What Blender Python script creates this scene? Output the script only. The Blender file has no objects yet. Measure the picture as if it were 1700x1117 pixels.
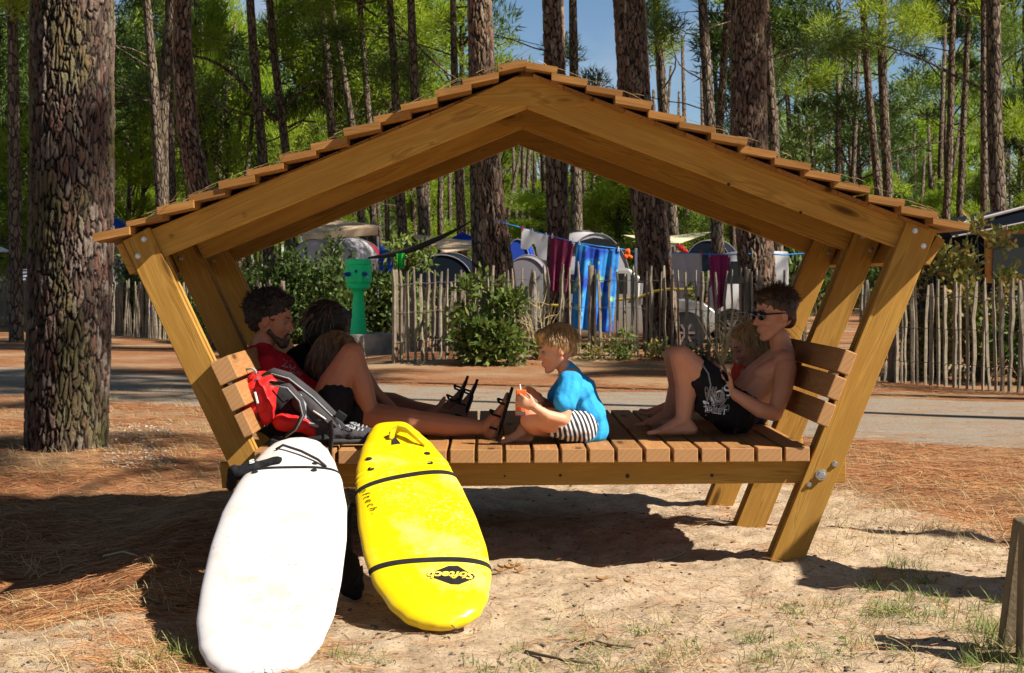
import bpy, bmesh, math, random
import numpy as np
from mathutils import Vector, Matrix, noise
random.seed(7); rng = np.random.default_rng(7)
S = bpy.context.scene; COL = S.collection
R = math.radians
# ---------------------------------------------------------------- camera, world, sun, exposure
F = 2737.0; ZC = 1.329; HY = 460.0; CX = 850.0; D0 = 7.5
cam = bpy.data.objects.new('camera', bpy.data.cameras.new('camera')); COL.objects.link(cam)
cam.location = (0, 0, ZC); cam.rotation_euler = (R(90), 0, 0)
cam.data.sensor_width = 36; cam.data.lens = 36 * F / 1700
cam.data.shift_y = -(1117 / 2 - HY) / 1700
cam.data.clip_end = 2000
cam.data.dof.use_dof = True; cam.data.dof.focus_distance = 7.9; cam.data.dof.aperture_fstop = 12
S.camera = cam
S.render.resolution_x = 1024; S.render.resolution_y = 673
SUN = Vector((1.0, -0.40, 1.0)).normalized()
w = bpy.data.worlds.new('World'); S.world = w; w.use_nodes = True
nt = w.node_tree; nt.nodes.clear()
sk = nt.nodes.new('ShaderNodeTexSky'); sk.sky_type = 'NISHITA'; sk.sun_disc = False
sk.sun_elevation = math.asin(SUN.z); sk.sun_rotation = math.atan2(SUN.x, SUN.y); sk.air_density = .75; sk.dust_density = 0.1
tc = nt.nodes.new('ShaderNodeTexCoord'); mp = nt.nodes.new('ShaderNodeMapping'); mp.inputs['Scale'].default_value = (2.2, 2.2, 7)
nz = nt.nodes.new('ShaderNodeTexNoise'); nz.inputs['Scale'].default_value = 2.6; nz.inputs['Detail'].default_value = 7; nz.inputs['Roughness'].default_value = .55
rp = nt.nodes.new('ShaderNodeValToRGB'); rp.color_ramp.elements[0].position = .48; rp.color_ramp.elements[1].position = .72
rp.color_ramp.elements[0].color = (0, 0, 0, 1); rp.color_ramp.elements[1].color = (.45, .45, .45, 1)
mx = nt.nodes.new('ShaderNodeMix'); mx.data_type = 'RGBA'; mx.inputs['B'].default_value = (6.2, 6.6, 7.2, 1)
bg = nt.nodes.new('ShaderNodeBackground'); bg.inputs['Strength'].default_value = .05
wo = nt.nodes.new('ShaderNodeOutputWorld')
L = nt.links.new
L(tc.outputs['Generated'], mp.inputs['Vector']); L(mp.outputs['Vector'], nz.inputs['Vector']); L(nz.outputs['Fac'], rp.inputs['Fac'])
L(rp.outputs['Color'], mx.inputs['Factor']); hs_ = nt.nodes.new('ShaderNodeHueSaturation'); hs_.inputs['Saturation'].default_value = 1.12; L(sk.outputs['Color'], hs_.inputs['Color']); L(hs_.outputs['Color'], mx.inputs['A']); L(mx.outputs['Result'], bg.inputs['Color']); L(bg.outputs['Background'], wo.inputs['Surface'])
sl = bpy.data.lights.new('sun', 'SUN'); sl.energy = 5.0; sl.angle = R(.5); sl.color = (1, .93, .82)
so = bpy.data.objects.new('sun', sl); COL.objects.link(so); so.rotation_euler = SUN.to_track_quat('Z', 'Y').to_euler()
S.view_settings.view_transform = 'Standard'; S.view_settings.look = 'None'; S.view_settings.gamma = 1; S.view_settings.use_curve_mapping = False
S.view_settings.exposure = 1.0
S.render.engine = 'CYCLES'; S.cycles.diffuse_bounces = 2
# ---------------------------------------------------------------- helpers
def P(px, py, Y): return Vector(((px - CX) * Y / F, Y, ZC - (py - HY) * Y / F))
def _h(i, j, s):
    n = (i * 374761393 + j * 668265263 + s * 974634777).astype(np.int64) & 0x7fffffff
    n = ((n ^ (n >> 13)) * 1274126177) & 0x7fffffff
    return ((n ^ (n >> 16)) & 0xffff) / 65535.0
def vn(x, y, s=0):
    x = np.asarray(x, float); y = np.asarray(y, float)
    i = np.floor(x).astype(np.int64); j = np.floor(y).astype(np.int64); u = x - i; v = y - j
    u = u * u * (3 - 2 * u); v = v * v * (3 - 2 * v)
    a = _h(i, j, s); b = _h(i + 1, j, s); c = _h(i, j + 1, s); d = _h(i + 1, j + 1, s)
    return (a * (1 - u) + b * u) * (1 - v) + (c * (1 - u) + d * u) * v - .5
def fbm(x, y, o=4, s=0):
    r = 0; a = 1
    for k in range(o): r = r + a * vn(x * 2 ** k + 17 * k, y * 2 ** k + 5 * k, s + k); a *= .5
    return r
def ss(x, a, b):
    t = np.clip((np.asarray(x, float) - a) / (b - a), 0, 1); return t * t * (3 - 2 * t)
def H(x, y):
    x = np.asarray(x, float); y = np.asarray(y, float)
    near = 1 - ss(y, 11, 20)
    h = .05 * fbm(x * .7, y * .7, 2, 3) * near
    h = h + (.045 * fbm(x * 2.6, y * 2.6, 3, 11) - .05 * np.maximum(0, .12 - np.abs(fbm(x * 3.4, y * 3.4, 2, 61))) + .016 * fbm(x * 13, y * 13, 4, 21)) * near * (1 - ss(y, 10.5, 13.5))
    h = h - .20 * (1 - ss(x, -2.6, -1.5)) * ss(y, 6.0, 7.0) * (1 - ss(y, 9.3, 11.8))
    h = h + .06 * np.exp(-((x - 1.27) ** 2 / .09 + (y - 7.52) ** 2 / .06)) + .05 * np.exp(-((x - 1.3) ** 2 / .5 + (y - 8.3) ** 2 / .3))
    h = h + .14 * np.exp(-((y - 26.2) / 1.6) ** 2) * ss(x, -2.6, -1.4)
    return h
def hz(x, y): return float(H(x, y))
def new(name, me, mats=(), parent=None):
    o = bpy.data.objects.new(name, me); COL.objects.link(o)
    if me is not None:
        for m in (mats if isinstance(mats, (list, tuple)) else [mats]): me.materials.append(m)
    if parent: o.parent = parent
    return o
def thing(name, label, cat, loc=(0, 0, 0), group=None):
    o = new(name, None); o.location = loc; return tag(o, label, cat, group)
def tag(o, label, cat, group=None):
    o['label'] = label; o['category'] = cat
    if group: o['group'] = group
    return o
class MB:
    def __init__(s): s.v = []; s.f = []
    def add(s, vs, fs):
        n = len(s.v); s.v += [Vector(v) for v in vs]; s.f += [tuple(i + n for i in f) for f in fs]; return s
    def box(s, c, d, M=None):
        vs = [Vector((sx * d[0] / 2, sy * d[1] / 2, sz * d[2] / 2)) for sx in (-1, 1) for sy in (-1, 1) for sz in (-1, 1)]
        if M is not None: vs = [M @ v for v in vs]
        vs = [v + Vector(c) for v in vs]
        return s.add(vs, [(0, 1, 3, 2), (4, 6, 7, 5), (0, 4, 5, 1), (2, 3, 7, 6), (0, 2, 6, 4), (1, 5, 7, 3)])
    def tube(s, pts, rad, n=8, cap=True, flat=1.0):
        pts = [Vector(p) for p in pts]; m = len(pts); vs = []; up = None
        for i, p in enumerate(pts):
            d = (pts[min(i + 1, m - 1)] - pts[max(i - 1, 0)]).normalized()
            if up is None: up = d.orthogonal().normalized()
            up = (up - d * up.dot(d)).normalized(); b = d.cross(up)
            r = rad[i] if isinstance(rad, (list, tuple)) else rad
            vs += [p + up * math.cos(a) * r + b * math.sin(a) * r * flat for a in [2 * math.pi * k / n for k in range(n)]]
        fs = [(i * n + k, i * n + (k + 1) % n, (i + 1) * n + (k + 1) % n, (i + 1) * n + k) for i in range(m - 1) for k in range(n)]
        if cap: fs += [tuple(range(n))[::-1], tuple(range((m - 1) * n, m * n))]
        return s.add(vs, fs)
    def lathe(s, prof, c, n=24, M=None):
        vs = []; c = Vector(c)
        for r, z in prof:
            for k in range(n):
                a = 2 * math.pi * k / n; v = Vector((r * math.cos(a), r * math.sin(a), z))
                vs.append((M @ v if M is not None else v) + c)
        m = len(prof)
        fs = [(i * n + k, i * n + (k + 1) % n, (i + 1) * n + (k + 1) % n, (i + 1) * n + k) for i in range(m - 1) for k in range(n)]
        fs += [tuple(range(n))[::-1], tuple(range((m - 1) * n, m * n))]
        return s.add(vs, fs)
    def prism(s, poly, d):
        n = len(poly); d = Vector(d); poly = [Vector(p) for p in poly]
        return s.add(poly + [p + d for p in poly], [tuple(range(n)), tuple(range(n, 2 * n))[::-1]] + [(k, k + n, (k + 1) % n + n, (k + 1) % n) for k in range(n)])
    def ell(s, c, r, M=None, n=12, m=8):
        c = Vector(c); vs = [Vector((0, 0, r[2]))]
        for i in range(1, m):
            t = math.pi * i / m
            vs += [Vector((r[0] * math.sin(t) * math.cos(2 * math.pi * k / n), r[1] * math.sin(t) * math.sin(2 * math.pi * k / n), r[2] * math.cos(t))) for k in range(n)]
        vs.append(Vector((0, 0, -r[2])))
        if M is not None: vs = [M @ v for v in vs]
        vs = [v + c for v in vs]; fs = [(0, 1 + k, 1 + (k + 1) % n) for k in range(n)]
        for i in range(m - 2):
            for k in range(n): a = 1 + i * n; fs.append((a + k, a + n + k, a + n + (k + 1) % n, a + (k + 1) % n))
        a = 1 + (m - 2) * n; fs += [(a + k, len(vs) - 1, a + (k + 1) % n) for k in range(n)]
        return s.add(vs, fs)
    def cap(s, p0, r0, p1, r1, n=12, w=1.0, wax=None):
        """tapered capsule; w widens it along wax"""
        p0 = Vector(p0); p1 = Vector(p1); d = p1 - p0; Ln = d.length or 1e-6; d = d / Ln
        u = (Vector(wax) if wax is not None else d.orthogonal()); u = (u - d * u.dot(d)).normalized(); b = d.cross(u)
        rings = [(-r0 * math.sin(t), r0 * math.cos(t)) for t in (1.25, .8, .35)] + [(Ln * k / 3, r0 + (r1 - r0) * k / 3) for k in range(4)] + [(Ln + r1 * math.sin(t), r1 * math.cos(t)) for t in (.35, .8, 1.25)]
        vs = []
        for z, r in rings: vs += [p0 + d * z + u * (r * w * math.cos(a)) + b * (r * math.sin(a)) for a in [2 * math.pi * k / n for k in range(n)]]
        m = len(rings); fs = [(i * n + k, i * n + (k + 1) % n, (i + 1) * n + (k + 1) % n, (i + 1) * n + k) for i in range(m - 1) for k in range(n)]
        fs += [tuple(range(n))[::-1], tuple(range((m - 1) * n, m * n))]
        return s.add(vs, fs)
    def chain(s, pts, rad, **k):
        for i in range(len(pts) - 1): s.cap(pts[i], rad[i], pts[i + 1], rad[i + 1], **k)
        return s
    def mesh(s, name, loc=(0, 0, 0), smooth=False):
        l = Vector(loc); me = bpy.data.meshes.new(name); me.from_pydata([tuple(v - l) for v in s.v], [], s.f)
        me.validate()
        bm = bmesh.new(); bm.from_mesh(me); bmesh.ops.recalc_face_normals(bm, faces=bm.faces); bm.to_mesh(me); bm.free()
        if smooth: me.polygons.foreach_set('use_smooth', [True] * len(me.polygons))
        return me
    def part(s, name, m, parent=None, smooth=False, bevel=0, label=None, seg=2):
        loc = parent_world(parent); o = new(name, s.mesh(name, loc, smooth), m, parent)
        if bevel: b = o.modifiers.new('bevel', 'BEVEL'); b.width = bevel; b.segments = seg; b.limit_method = 'ANGLE'
        if label: o['label'] = label
        return o
    def remesh(s, name, m, parent=None, vox=.008, smooth=3, disp=None, label=None, post=None):
        """one continuous skin over all the overlapping shapes"""
        loc = parent_world(parent); me0 = s.mesh(name + '_raw', loc)
        tmp = bpy.data.objects.new('tmp', me0); COL.objects.link(tmp)
        r = tmp.modifiers.new('r', 'REMESH'); r.mode = 'VOXEL'; r.voxel_size = vox; r.use_smooth_shade = True
        if smooth: q = tmp.modifiers.new('s', 'SMOOTH'); q.factor = .5; q.iterations = smooth
        dg = bpy.context.evaluated_depsgraph_get(); me = bpy.data.meshes.new_from_object(tmp.evaluated_get(dg))
        bpy.data.objects.remove(tmp); bpy.data.meshes.remove(me0); me.name = name
        if disp:
            nrm = [v.normal.copy() for v in me.vertices]
            for v, n in zip(me.vertices, nrm): v.co += n * disp(v.co + Vector(loc))
        me.polygons.foreach_set('use_smooth', [True] * len(me.polygons))
        me.materials.clear(); o = new(name, me, m, parent)
        if label: o['label'] = label
        return o
def parent_world(p):
    v = Vector((0, 0, 0))
    while p is not None: v = v + p.location; p = p.parent
    return v
def np_mesh(name, V, Fc, smooth=False):
    """V (n,3), Fc (m,k) arrays"""
    me = bpy.data.meshes.new(name); V = np.asarray(V, np.float32); Fc = np.asarray(Fc, np.int32); k = Fc.shape[1]
    me.vertices.add(len(V)); me.vertices.foreach_set('co', V.ravel())
    me.loops.add(Fc.size); me.loops.foreach_set('vertex_index', Fc.ravel())
    me.polygons.add(len(Fc)); me.polygons.foreach_set('loop_start', np.arange(0, Fc.size, k, dtype=np.int32)); me.polygons.foreach_set('loop_total', np.full(len(Fc), k, np.int32))
    me.update(calc_edges=True)
    if smooth: me.polygons.foreach_set('use_smooth', np.ones(len(Fc), bool))
    return me
# ---------------------------------------------------------------- materials
class Mt:
    def __init__(s, name, col=(.5, .5, .5), rough=.6, metal=0, spec=.5):
        s.m = bpy.data.materials.new(name); s.m.use_nodes = True; s.t = s.m.node_tree
        s.b = s.t.nodes['Principled BSDF']; s.b.inputs['Base Color'].default_value = (*col, 1); s.b.inputs['Roughness'].default_value = rough
        s.b.inputs['Metallic'].default_value = metal; s.b.inputs['Specular IOR Level'].default_value = spec
    def n(s, ty, **k):
        x = s.t.nodes.new('ShaderNode' + ty)
        for a, v in k.items():
            if a in x.inputs: x.inputs[a].default_value = v
            else: setattr(x, a, v)
        return x
    def l(s, a, b): s.t.links.new(a, b)
    def coord(s, scale=(1, 1, 1), rnd=False, which='Object'):
        c = s.n('TexCoord'); m = s.n('Mapping'); m.inputs['Scale'].default_value = scale; s.l(c.outputs[which], m.inputs['Vector'])
        if rnd:
            i = s.n('ObjectInfo'); q = s.n('Math', operation='MULTIPLY'); q.inputs[1].default_value = 37.0; s.l(i.outputs['Random'], q.inputs[0])
            s.l(q.outputs[0], m.inputs['Location'])
        return m.outputs['Vector']
    def noise(s, vec, scale, det=4, rough=.55, dist=0):
        x = s.n('TexNoise', Scale=scale, Detail=det, Roughness=rough, Distortion=dist); s.l(vec, x.inputs['Vector']); return x.outputs['Fac']
    def ramp(s, fac, stops):
        r = s.n('ValToRGB'); e = r.color_ramp.elements
        while len(e) < len(stops): e.new(.5)
        for q, (p, c) in zip(e, stops): q.position = p; q.color = (*c, 1) if len(c) == 3 else c
        s.l(fac, r.inputs['Fac']); return r.outputs['Color']
    def mix(s, fac, a, b, blend='MIX'):
        x = s.n('Mix', data_type='RGBA', blend_type=blend)
        for k, v in (('Factor', fac), ('A', a), ('B', b)):
            if isinstance(v, (float, int)): x.inputs[k].default_value = v
            elif isinstance(v, tuple): x.inputs[k].default_value = (*v, 1)
            else: s.l(v, x.inputs[k])
        return x.outputs['Result']
    def rough(s, v): s.l(v, s.b.inputs['Roughness']); return s
    def color(s, c): s.l(c, s.b.inputs['Base Color']); return s
    def bump(s, h, dist=.01, st=1.0):
        x = s.n('Bump', Distance=dist, Strength=st); s.l(h, x.inputs['Height'])
        s.l(x.outputs['Normal'], s.b.inputs['Normal']); return s
def varied(name, col, rough=.6, amt=.25, scale=6, bump=0, bscale=40, metal=0, spec=.2, which='Object'):
    m = Mt(name, col, rough, metal, spec); v = m.coord(which=which)
    f = m.noise(v, scale, 5); lo = tuple(c * (1 - amt) for c in col); hi = tuple(min(1, c * (1 + amt)) for c in col)
    m.color(m.ramp(f, [(.3, lo), (.7, hi)]))
    if bump: m.bump(m.noise(v, bscale, 4), bump)
    return m.m
BW = lambda v: (v, v, v)
def wood(name, dark, mid, light, knots=True, sc=1.0):
    m = Mt(name, mid, .7, spec=.15); v = m.coord((.45 * sc, 6 * sc, 6 * sc), rnd=True)
    g = m.noise(v, 2.2, 3, .5, .6); gs = m.n('Math', operation='MULTIPLY'); gs.inputs[1].default_value = 22; m.l(g, gs.inputs[0])
    sn = m.n('Math', operation='SINE'); m.l(gs.outputs[0], sn.inputs[0])
    mr = m.n('MapRange'); mr.inputs['From Min'].default_value = -1; m.l(sn.outputs[0], mr.inputs['Value'])
    c = m.ramp(mr.outputs['Result'], [(0, mid), (.6, tuple(a * .5 + b * .5 for a, b in zip(mid, light))), (.92, light), (1, tuple(a * .6 + b * .4 for a, b in zip(mid, dark)))])
    fine = m.noise(m.coord((2, 60, 60), True), 4, 4)
    c = m.mix(.28, c, m.ramp(fine, [(.3, dark), (.65, light)]))
    big = m.noise(m.coord((.5, 1.4, 1.4), True), 1.6, 3)
    c = m.mix(m.ramp(big, [(.3, BW(.35)), (.6, BW(0))]), c, tuple(d * .8 + q * .2 for d, q in zip(dark, mid)))
    ck = m.noise(m.coord((.8, 55, 55), True), 3, 3, .6); c = m.mix(m.ramp(ck, [(.27, BW(.7)), (.33, BW(0))]), c, tuple(d * .5 for d in dark))
    gw = m.noise(m.coord((1.2, 5, 5), True), 2, 5, .7); c = m.mix(m.ramp(gw, [(.55, BW(0)), (.8, BW(.15))]), c, (.30, .20, .10))
    if knots:
        kv = m.n('TexVoronoi', Scale=1.0); m.l(m.coord((1.5, 6, 6), True), kv.inputs['Vector'])
        c = m.mix(m.ramp(kv.outputs['Distance'], [(.06, BW(1)), (.11, BW(.55)), (.13, BW(.1)), (.17, BW(.3)), (.2, BW(0))]), c, tuple(d * .45 for d in dark))
    i = m.n('ObjectInfo'); hs = m.n('HueSaturation'); mrr = m.n('MapRange'); m.l(i.outputs['Random'], mrr.inputs['Value'])
    mrr.inputs['To Min'].default_value = .8; mrr.inputs['To Max'].default_value = 1.15; m.l(mrr.outputs['Result'], hs.inputs['Value']); m.l(c, hs.inputs['Color'])
    m.color(hs.outputs['Color']); m.bump(fine, .002, .5); return m.m
M = {}
M['wood'] = wood('pine_timber', (.20, .090, .016), (.38, .195, .036), (.49, .275, .06))
M['wood_shingle'] = wood('shingle_timber', (.14, .055, .016), (.29, .13, .035), (.40, .20, .06), sc=1.4)
M['wood_slat'] = wood('slat_timber', (.19, .08, .025), (.33, .155, .055), (.42, .22, .085))
def end_grain():
    m = Mt('end_grain', (.5, .3, .12), .7, spec=.2); v = m.coord((9, 9, 9), True)
    q = m.n('TexWave', wave_type='RINGS', Scale=1.7, Distortion=3.5, Detail=2); m.l(v, q.inputs['Vector'])
    m.color(m.mix(m.noise(v, 3, 5), m.ramp(q.outputs['Fac'], [(0, (.34, .18, .07)), (1, (.42, .25, .10))]), (.44, .22, .10))); return m.m
M['end'] = end_grain()
def bark(name, plate, plate2, crack, sc=1.0, moss=0.0, bump=.03):
    m = Mt(name, plate, .9, spec=.12); v = m.coord((1, 1, .34), True)
    wv = m.n('TexNoise', Scale=5 * sc, Detail=3); m.l(v, wv.inputs['Vector'])
    wm = m.mix(.12, v, wv.outputs['Color'])
    vo = m.n('TexVoronoi', feature='DISTANCE_TO_EDGE', Scale=13 * sc); m.l(wm, vo.inputs['Vector'])
    cel = m.n('TexVoronoi', Scale=13 * sc); m.l(wm, cel.inputs['Vector'])
    fl = m.noise(v, 26 * sc, 6, .7)
    c = m.mix(m.ramp(cel.outputs['Color'], [(.25, BW(0)), (.75, BW(1))]), plate, plate2)
    c = m.mix(m.ramp(fl, [(.35, BW(.65)), (.7, BW(0))]), c, tuple(x * .45 for x in plate))
    if moss: c = m.mix(m.ramp(m.noise(m.coord((1.3, 1.3, .5)), 2.6, 5), [(.52, BW(0)), (.66, BW(moss))]), c, (.20, .19, .07))
    c = m.mix(m.ramp(vo.outputs['Distance'], [(.03, BW(1)), (.14, BW(0))]), c, crack); m.color(c)
    hh = m.mix(.35, m.ramp(vo.outputs['Distance'], [(0, BW(0)), (.2, BW(1))]), fl); m.bump(hh, bump); return m.m
M['bark_far'] = bark('far_pine_bark', (.15, .108, .078), (.25, .195, .145), (.03, .022, .016), 1.1, .2, .03)
def bark_a(name, plate, plate2, crack, moss=0.0):
    m = Mt(name, plate, .9, spec=.15); v = m.coord((1, 1, .4), True); a = m.n('Attribute', attribute_name='crack')
    fl = m.noise(v, 30, 6, .75); tn = m.n('Attribute', attribute_name='tone')
    c = m.ramp(tn.outputs['Fac'], [(0, tuple(x * .55 for x in plate)), (.3, plate), (.55, (plate[0] * 1.25, plate[1] * .85, plate[2] * .8)), (.8, plate2), (1, tuple(x * 1.25 for x in plate2))])
    c = m.mix(m.ramp(fl, [(.38, BW(.6)), (.62, BW(0))]), c, tuple(x * .4 for x in plate))
    if moss: c = m.mix(m.ramp(m.noise(m.coord((1.3, 1.3, .35)), 3.0, 5), [(.5, BW(0)), (.62, BW(moss))]), c, (.19, .18, .06))
    c = m.mix(m.ramp(a.outputs['Fac'], [(.25, BW(1)), (.85, BW(0))]), c, crack); m.color(c)
    m.bump(m.mix(.5, fl, m.noise(m.coord((1, 1, 1.6), True), 70, 5, .8)), .03); return m.m
M['bark_near'] = bark_a('bark_close', (.17, .115, .09), (.26, .205, .165), (.018, .012, .010), .55)
M['bark'] = bark_a('pine_bark', (.20, .135, .095), (.32, .24, .175), (.022, .014, .010), .12)
def leaf(name, a, b, c, tr=.35, scale=.5):
    m = Mt(name, a, .55, spec=.3); g = m.n('NewGeometry'); f = m.noise(m.coord(), scale, 3)
    cc = m.mix(m.ramp(f, [(.35, BW(0)), (.65, BW(1))]), a, b); i = m.n('MapRange'); m.l(g.outputs['Random Per Island'], i.inputs['Value'])
    cc = m.mix(m.ramp(i.outputs['Result'], [(.55, BW(0)), (1, BW(.8))]), cc, c)
    oi = m.n('ObjectInfo'); hs = m.n('HueSaturation'); r = m.n('MapRange'); r.inputs['To Min'].default_value = .75; r.inputs['To Max'].default_value = 1.3
    m.l(oi.outputs['Random'], r.inputs['Value']); m.l(r.outputs['Result'], hs.inputs['Value']); m.l(cc, hs.inputs['Color']); cc = hs.outputs['Color']
    m.color(cc); t = m.n('BsdfTranslucent'); m.l(cc, t.inputs['Color']); ms = m.n('MixShader'); ms.inputs[0].default_value = tr
    o = m.t.nodes['Material Output']; m.l(m.b.outputs[0], ms.inputs[1]); m.l(t.outputs[0], ms.inputs[2]); m.l(ms.outputs[0], o.inputs['Surface']); return m.m
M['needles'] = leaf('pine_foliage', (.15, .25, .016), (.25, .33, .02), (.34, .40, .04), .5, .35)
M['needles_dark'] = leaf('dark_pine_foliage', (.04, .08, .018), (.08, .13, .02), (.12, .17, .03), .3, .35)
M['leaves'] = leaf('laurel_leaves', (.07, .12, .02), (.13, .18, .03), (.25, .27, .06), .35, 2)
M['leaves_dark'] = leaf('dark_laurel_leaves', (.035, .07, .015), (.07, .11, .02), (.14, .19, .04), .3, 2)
M['leaves_autumn'] = leaf('yellowing_leaves', (.12, .15, .03), (.22, .20, .05), (.38, .2, .06), .35, 3)
M['dry'] = leaf('dry_grass', (.42, .33, .16), (.5, .4, .2), (.55, .45, .25), .2, 3)
M['grass'] = leaf('green_grass', (.14, .20, .04), (.2, .26, .06), (.33, .33, .12), .3, 3)
M['litter'] = leaf('fallen_needles', (.24, .095, .04), (.34, .16, .065), (.46, .30, .14), .1, 1.5)
def ground_mat():
    m = Mt('forest_floor', (.4, .25, .15), .95, spec=.1); v = m.coord(); g = m.n('NewGeometry')
    sand = m.ramp(m.noise(v, 5, 6, .65), [(.3, (.34, .24, .15)), (.55, (.49, .37, .25)), (.8, (.56, .44, .31))])
    speck = m.ramp(m.noise(v, 55, 4, .7), [(.36, BW(.85)), (.43, BW(0))])
    sand = m.mix(speck, sand, (.13, .075, .045))
    st = m.coord((1, 3.2, 1))
    nd = m.ramp(m.noise(st, 7, 7, .75, 1.2), [(.32, (.08, .035, .02)), (.46, (.21, .085, .038)), (.6, (.32, .15, .065)), (.75, (.43, .28, .15))])
    nd = m.mix(m.ramp(m.noise(v, .55, 4), [(.45, BW(0)), (.65, BW(.7))]), nd, (.33, .25, .15))
    a = m.n('Attribute', attribute_name='sand'); mk = m.n('Math', operation='ADD'); m.l(a.outputs['Fac'], mk.inputs[0])
    nn = m.n('MapRange'); nn.inputs['To Min'].default_value = -.6; nn.inputs['To Max'].default_value = .6; m.l(m.noise(v, 2.3, 7, .7), nn.inputs['Value']); m.l(nn.outputs['Result'], mk.inputs[1])
    m.color(m.mix(m.ramp(mk.outputs[0], [(.42, BW(0)), (.6, BW(1))]), nd, sand))
    m.bump(m.noise(v, 34, 6, .75), .02, .9); return m.m
M['ground'] = ground_mat()
def road_mat():
    m = Mt('grey_gravel_road', (.3, .28, .25), .95, spec=.1); v = m.coord()
    c = m.ramp(m.noise(v, 40, 6, .8), [(.3, (.13, .105, .08)), (.55, (.26, .215, .165)), (.8, (.34, .285, .22))])
    c = m.mix(m.ramp(m.noise(m.coord((1, 2.4, 1)), 1.1, 7, .75), [(.5, BW(0)), (.62, BW(.85))]), c, (.25, .14, .075))
    m.color(c); m.bump(m.noise(v, 60, 4), .01); return m.m
M['road'] = road_mat()
M['steel'] = varied('zinc_steel', (.55, .56, .58), .3, .15, 30, metal=1)
M['black'] = varied('black_webbing', (.014, .014, .015), .7, .3, 40, .001, 200)
M['black_fabric'] = varied('black_fabric', (.012, .012, .014), .85, .3, 12, .003, 120)
M['grey_fabric'] = varied('grey_fabric', (.045, .042, .046), .8, .2, 12, .002, 150)
M['lgrey_fabric'] = varied('light_grey_fabric', (.30, .31, .33), .7, .12, 12, .002, 150)
M['red_fabric'] = varied('red_nylon', (.62, .02, .02), .5, .2, 9, .004, 30)
M['red_shirt'] = varied('red_cotton', (.42, .010, .018), .9, .15, 7, .01, 14)
M['blue_shirt'] = varied('blue_cotton', (.03, .30, .62), .9, .18, 8, .012, 13)
M['coral'] = varied('coral_cotton', (.75, .08, .035), .9, .15, 8, .006, 20)
M['navy'] = varied('navy_top', (.03, .045, .16), .9, .15, 8, .004, 20)
M['black_shirt'] = varied('black_cotton', (.012, .010, .012), .9, .2, 7, .006, 20)
def skin(name, c):
    m = Mt(name, c, .5, spec=.35); v = m.coord(); f = m.noise(v, 7, 4)
    m.color(m.ramp(f, [(.3, tuple(x * k for x, k in zip(c, (.9, .8, .78)))), (.7, c)])); m.bump(m.noise(v, 160, 3), .0015, .4)
    m.b.inputs['Subsurface Weight'].default_value = .08; m.b.inputs['Subsurface Radius'].default_value = (.6, .2, .1); m.b.inputs['Subsurface Scale'].default_value = .02; return m.m
M['skin_tan'] = skin('tanned_skin', (.46, .20, .105)); M['skin_fair'] = skin('fair_skin', (.64, .31, .185)); M['skin_shaded'] = skin('shaded_tan_skin', (.32, .145, .08))  # the last one is tan skin with shade put into its colour
def hair(name, a, b, k=.35):
    m = Mt(name, a, k, spec=.45); f = m.noise(m.coord((1, 1, .25)), 60, 4); m.color(m.ramp(f, [(.35, a), (.65, b)])); m.bump(f, .003); return m.m
M['hair_black'] = hair('black_hair', (.008, .006, .005), (.03, .02, .014), .65); M['hair_brown'] = hair('brown_hair', (.03, .015, .008), (.075, .038, .019), .55)
M['hair_blond'] = hair('blond_hair', (.36, .21, .08), (.62, .43, .2)); M['hair_boy'] = hair('sandy_hair', (.20, .105, .04), (.48, .29, .12)); M['hair_lb'] = hair('light_brown_hair', (.10, .055, .028), (.28, .17, .08))
M['white'] = varied('white_plastic', (.8, .8, .8), .4, .05); M['eye'] = varied('eye_white', (.22, .18, .15), .4, .05); M['iris'] = varied('dark_iris', (.03, .02, .015), .2, .1)
# ---------------------------------------------------------------- ground and road
def axis(parts):
    r = [parts[0][0]]
    for (a, b, st0, st1) in parts:
        x = a
        while x < b - 1e-6:
            t = (x - a) / (b - a); x += st0 + (st1 - st0) * t; r.append(min(x, b))
    return np.array(r)
def build_ground():
    xp = axis([(0, 3.4, .017, .017), (3.4, 9, .02, .25), (9, 40, .4, 3), (40, 500, 6, 90)]); xs = np.concatenate([-xp[:0:-1], xp])
    ys = axis([(-40, 0, 5, 2), (0, 5.3, .6, .1), (5.3, 9.6, .016, .018), (9.6, 14, .02, .06), (14, 32, .07, .3), (32, 120, .6, 5), (120, 900, 10, 100)])
    X, Y = np.meshgrid(xs, ys); Z = H(X, Y); V = np.stack([X, Y, Z], -1).reshape(-1, 3)
    n, m = len(xs), len(ys); i = np.arange(n * m).reshape(m, n)
    Fc = np.stack([i[:-1, :-1], i[:-1, 1:], i[1:, 1:], i[1:, :-1]], -1).reshape(-1, 4)
    me = np_mesh('ground', V, Fc, True)
    a = me.attributes.new('sand', 'FLOAT', 'POINT')
    s = SAND(X, Y)
    a.data.foreach_set('value', s.ravel().astype(np.float32))
    o = new('ground', me, M['ground']); o['kind'] = 'structure'
def SAND(X, Y):
    s = ss(X, -1.3, -.3) * (1 - ss(X + .25 * (Y - 8), 1.9, 3.4)) * (1 - ss(Y, 9.8, 12.5))
    s = np.maximum(s, .62 * (1 - ss(Y, 6.3, 7.2)) * (1 - ss(X, .5, 3) * .35))
    s = np.maximum(s, .42 * ss(X, 1.2, 2.5) * (1 - ss(Y, 6.6, 8)))
    return s
build_ground()
def road_edges(x):
    w1 = .5 * fbm(x * .5, x * 0 + 3, 4, 5); w2 = .6 * fbm(x * .4, x * 0 + 9, 4, 8)
    return 15.0 - .60 * x + w1, 19.4 - .30 * x + w2
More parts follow.
